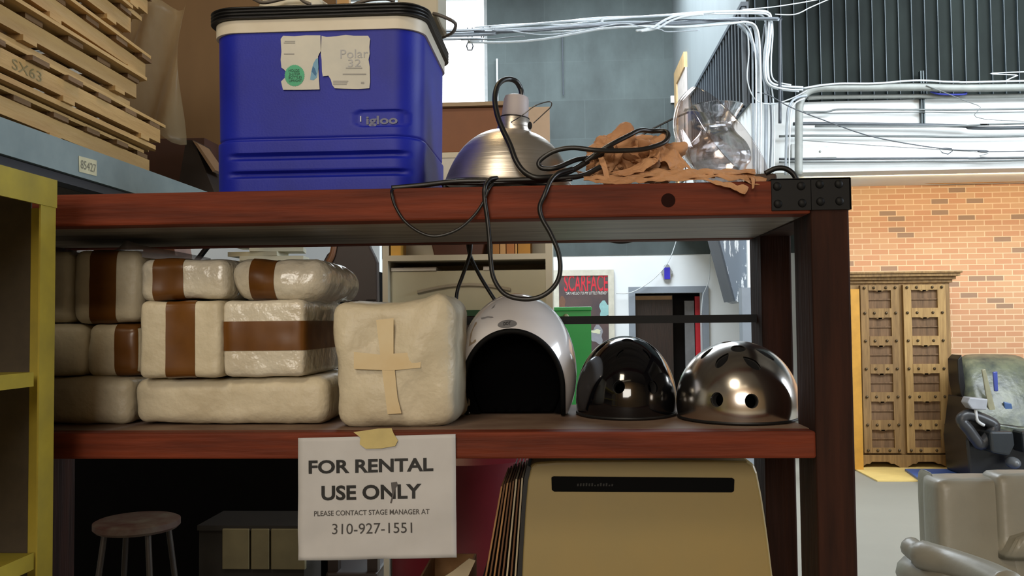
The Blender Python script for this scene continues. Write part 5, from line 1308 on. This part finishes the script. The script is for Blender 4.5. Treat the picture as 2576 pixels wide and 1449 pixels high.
lb = [ptx(198, 392, XRk+.007), ptx(243, 404, XRk+.007), ptx(243, 443, XRk+.007), ptx(199, 432, XRk+.007)]
tg = MB().prism(lb, (.0006, 0, 0)).build('paper_tag', mat('tag_paper', (196, 192, 160), .7), t)
def tagM(p):  # u along Y, v up
    y0, y1 = lb[0].y, lb[1].y; return Vector((XRk+.0082, y0+(y1-y0)*p.x, lb[3].z+(lb[0].z-lb[3].z)*p.z))
text('tag_lettering', '85427', .1, .95, .25, .8, 0, mat('tag_ink', (110, 108, 92), .6), tg, flipM=tagM)
# pallets
pw = mat('pallet_wood', (196, 162, 104), .7, var=.1, scale=7, rgb2=(166, 130, 78), stretch=(1.5, .2, 1.5), bump=.3, bscale=50)
pw2 = mat('pallet_wood_dark', (128, 98, 62), .75, var=.1, scale=7, rgb2=(98, 72, 44), stretch=(1.5, .2, 1.5), bump=.3, bscale=50)
hp = .118; labs = ['bottom', 'second', 'third', 'fourth', 'fifth', 'top']
def board(mb, M, x0, x1, y0, y1, z0, z1, rag=.02, rs=None):
    """plank along Y with ragged far end"""
    n = 7; far = [y1+rs.uniform(-rag, rag) for _ in range(n)]
    poly = [(x1, y0)]+[(x1-(x1-x0)*i/(n-1), far[i]) for i in range(n)]+[(x0, y0)]
    mb.prism([Vector((x, y, z0)) for x, y in poly], (0, 0, z1-z0), M)
for i in range(6):
    rs = random.Random(40+i); z0 = zA+.002+i*(hp+.002)
    off = rs.uniform(-.035, .03) if i else -.05; ro = math.radians(3+rs.uniform(-1.5, 1.5)); yoff = [0, .02, -.20, -.05, -.24, -.06][i]
    yfar = 3.36+yoff; L = 1.35
    M = Matrix.Translation((XRk-.06+off, yfar, z0)) @ Matrix.Rotation(ro, 4, 'Z')
    org = M @ Vector((-.45, -L/2, 0))
    t = thing('wooden_pallet', (org.x, org.y, z0), 'weathered wooden pallet on the steel rack, %s of the stack of six' % labs[i], 'pallet', 'pallets stacked on the rack')
    def put(name, m_, fn):
        mb = MB(); fn(mb); return mb.build(name, m_, t)
    for s_, x in enumerate((0, -.45, -.9)):
        put('stringer', pw, lambda mb: board(mb, M, x-.045, x-(.012 if s_ == 0 else 0), -L, rs.uniform(-.02, .03), .036, .088, .012, rs))
    for k in range(3):
        x = -.02-.42*k
        put('bottom_runner', pw2 if k else pw, lambda mb: board(mb, M, x-.09, x+.008*rs.uniform(-1, 1.5), -L, rs.uniform(-.06, .0), .002, .018, .03, rs))
    for k in range(7):
        y = -L+.05+k*(L-.1)/6-.05
        put('deck_board', pw2, lambda mb: mb.box(-.95, .012*rs.uniform(-1, 1), y, y+.09, .0885, .104, M))
    put('lead_board', pw, lambda mb: board(mb, M, -.09, .02*rs.uniform(-.5, 1), -L, rs.uniform(-.05, .03), .1045, .116, .03, rs))
    for k in range(3):
        y = -.12-k*.55
        put('block', pw, lambda mb: mb.box(-.07, -.004, y-.07, y, .0185, .0355, M))
    if i == 1:
        def stM(p): return M @ Vector((-.011, -1.0+.15*p.x, .045+.03*p.z))
        text('crayon_marks', 'SX63', 0, 1, 0, 1, 0, mat('crayon', (140, 122, 76), .7), t, flipM=stM)
# plastic film hanging on the stack end
zf = zA+.72
fm = mat('film_clear', (190, 176, 140), .35, alpha=.16, var=.1)
vs = []
for j in range(15):
    for i in range(13):
        u, v = i/12, j/14; vs.append(Vector((XRk-.24+.24*u-.05*v, 3.40+.05*math.sin(u*9+v*5)+.10*v, zf-.44*v-(.1*u*v)+.012*math.sin(u*13))))
fs = [(j*13+i, j*13+i+1, (j+1)*13+i+1, (j+1)*13+i) for j in range(14) for i in range(12)]
tag(MB().add(vs, fs).build('plastic_film', fm, smooth=True, solid=.0006), 'torn clear plastic film hanging at the end of the pallet stack', 'film')
# plywood backdrop on the rack deck
Yz = 4.45
p0, p1 = pt(250, 300, Yz), pt(846, 300, Yz); zd = zA-.005
tag(MB().box(p0.x, p1.x, Yz, Yz+.02, zd, 3.9).build('plywood_sheet', mat('plywood', (118, 92, 60), .7, var=.07, scale=2, rgb2=(100, 76, 48), stretch=(1, 1, .3))), 'large brown plywood sheet standing behind the pallets and the cooler', 'plywood')
p0, p1 = pt(850, 10, Yz), pt(880, 10, Yz)
tag(MB().box(p0.x, p1.x, Yz-.02, Yz+.02, zd, 3.9).build('pine_post', mat('pine', (190, 150, 96), .6)), 'pale pine post at the right edge of the plywood sheet', 'post')
# dark wedge and boards on the deck
Yy = 4.0
w = pxs([(468, 352), (486, 352), (552, 449), (440, 449)], Yy)
w[2].z = w[3].z = zd
t = thing('dark_wedge_stand', ((w[2].x+w[3].x)/2, Yy+.1, zd), 'dark wooden wedge-shaped stand between the pallets and the cooler', 'stand')
MB().prism(w, (0, .2, 0)).build('wedge_body', mat('wedge_dark', (40, 30, 24), .7), t)
e = pxs([(484, 353), (496, 360), (542, 428), (535, 432)], Yy-.01)
MB().prism(e, (0, .14, 0)).build('pale_edge', mat('wedge_edge', (140, 112, 84), .6), t)
p0, p1 = pt(352, 365, Yy+.25), pt(470, 365, Yy+.25)
tag(MB().box(p0.x, p1.x+.1, Yy+.22, Yy+.4, zd, pt(420, 352, Yy+.25).z).build('dark_crate', mat('crate_dark', (66, 36, 24), .7)), 'dark reddish crate low behind the end of the pallets', 'crate')
# ================================================================== YELLOW RACK, FOREGROUND LEFT
Xy, Ye = -.872, 1.47
yel = mat('rack_yellow', (176, 156, 48), .5, var=.1, scale=9, rgb2=(150, 134, 46)); 
def yz(px, py): return ptx(px, py, Xy)
zT = yz(125, 449).z; zT0 = yz(125, 520).z
t = thing('yellow_metal_shelving', (Xy-.22, 1.0, 0), 'yellow metal shelving rack in the left foreground', 'shelving')
Yn = .35
ya_ = yz(100, 800).y
MB().box(Xy-.003, Xy, ya_, Ye, 0, zT0).build('corner_post', yel, t)
MB().box(Xy-.042, Xy-.0035, Ye-.003, Ye, 0, zT0).build('corner_post_flange', yel, t)
MB().box(Xy-.003, Xy, Yn, Yn+.04, 0, zT0).build('corner_post', yel, t)
MB().box(Xy-.003, Xy+.001, Yn, Ye+.002, zT0+.0003, zT).build('top_shelf_lip', yel, t)
MB().box(Xy-.45, Xy-.004, Yn, Ye, zT-.004, zT).build('top_shelf', yel, t)
for x in (Xy-.45,):
    MB().box(x-.003, x, Ye-.05, Ye, 0, zT0).build('corner_post', yel, t); MB().box(x-.003, x, Yn, Yn+.04, 0, zT0).build('corner_post', yel, t)
pnl = mat('rack_panel', (74, 62, 44), .7, var=.12, scale=40)
MB().box(Xy-.449, Xy-.043, Ye-.002, Ye+.001, 0, zT-.005).build('end_panel', pnl, t)
MB().box(Xy-.455, Xy-.4535, Yn+.05, Ye-.06, 0, zT-.01).build('side_panel', pnl, t)
for (yt_, yb__) in ((936, 972), (1390, 1432)):
    za, zb_ = ptx(85, yt_, Xy-.005).z, ptx(85, yb__, Xy-.005).z
    yy = ptx(85, yt_, Xy-.005).y
    MB().box(Xy-.008, Xy-.005, Yn+.04, yy, zb_, za).build('shelf_lip', yel, t)
    MB().box(Xy-.45, Xy-.0085, Yn+.01, Ye-.05, za-.004, za).build('shelf', yel, t)
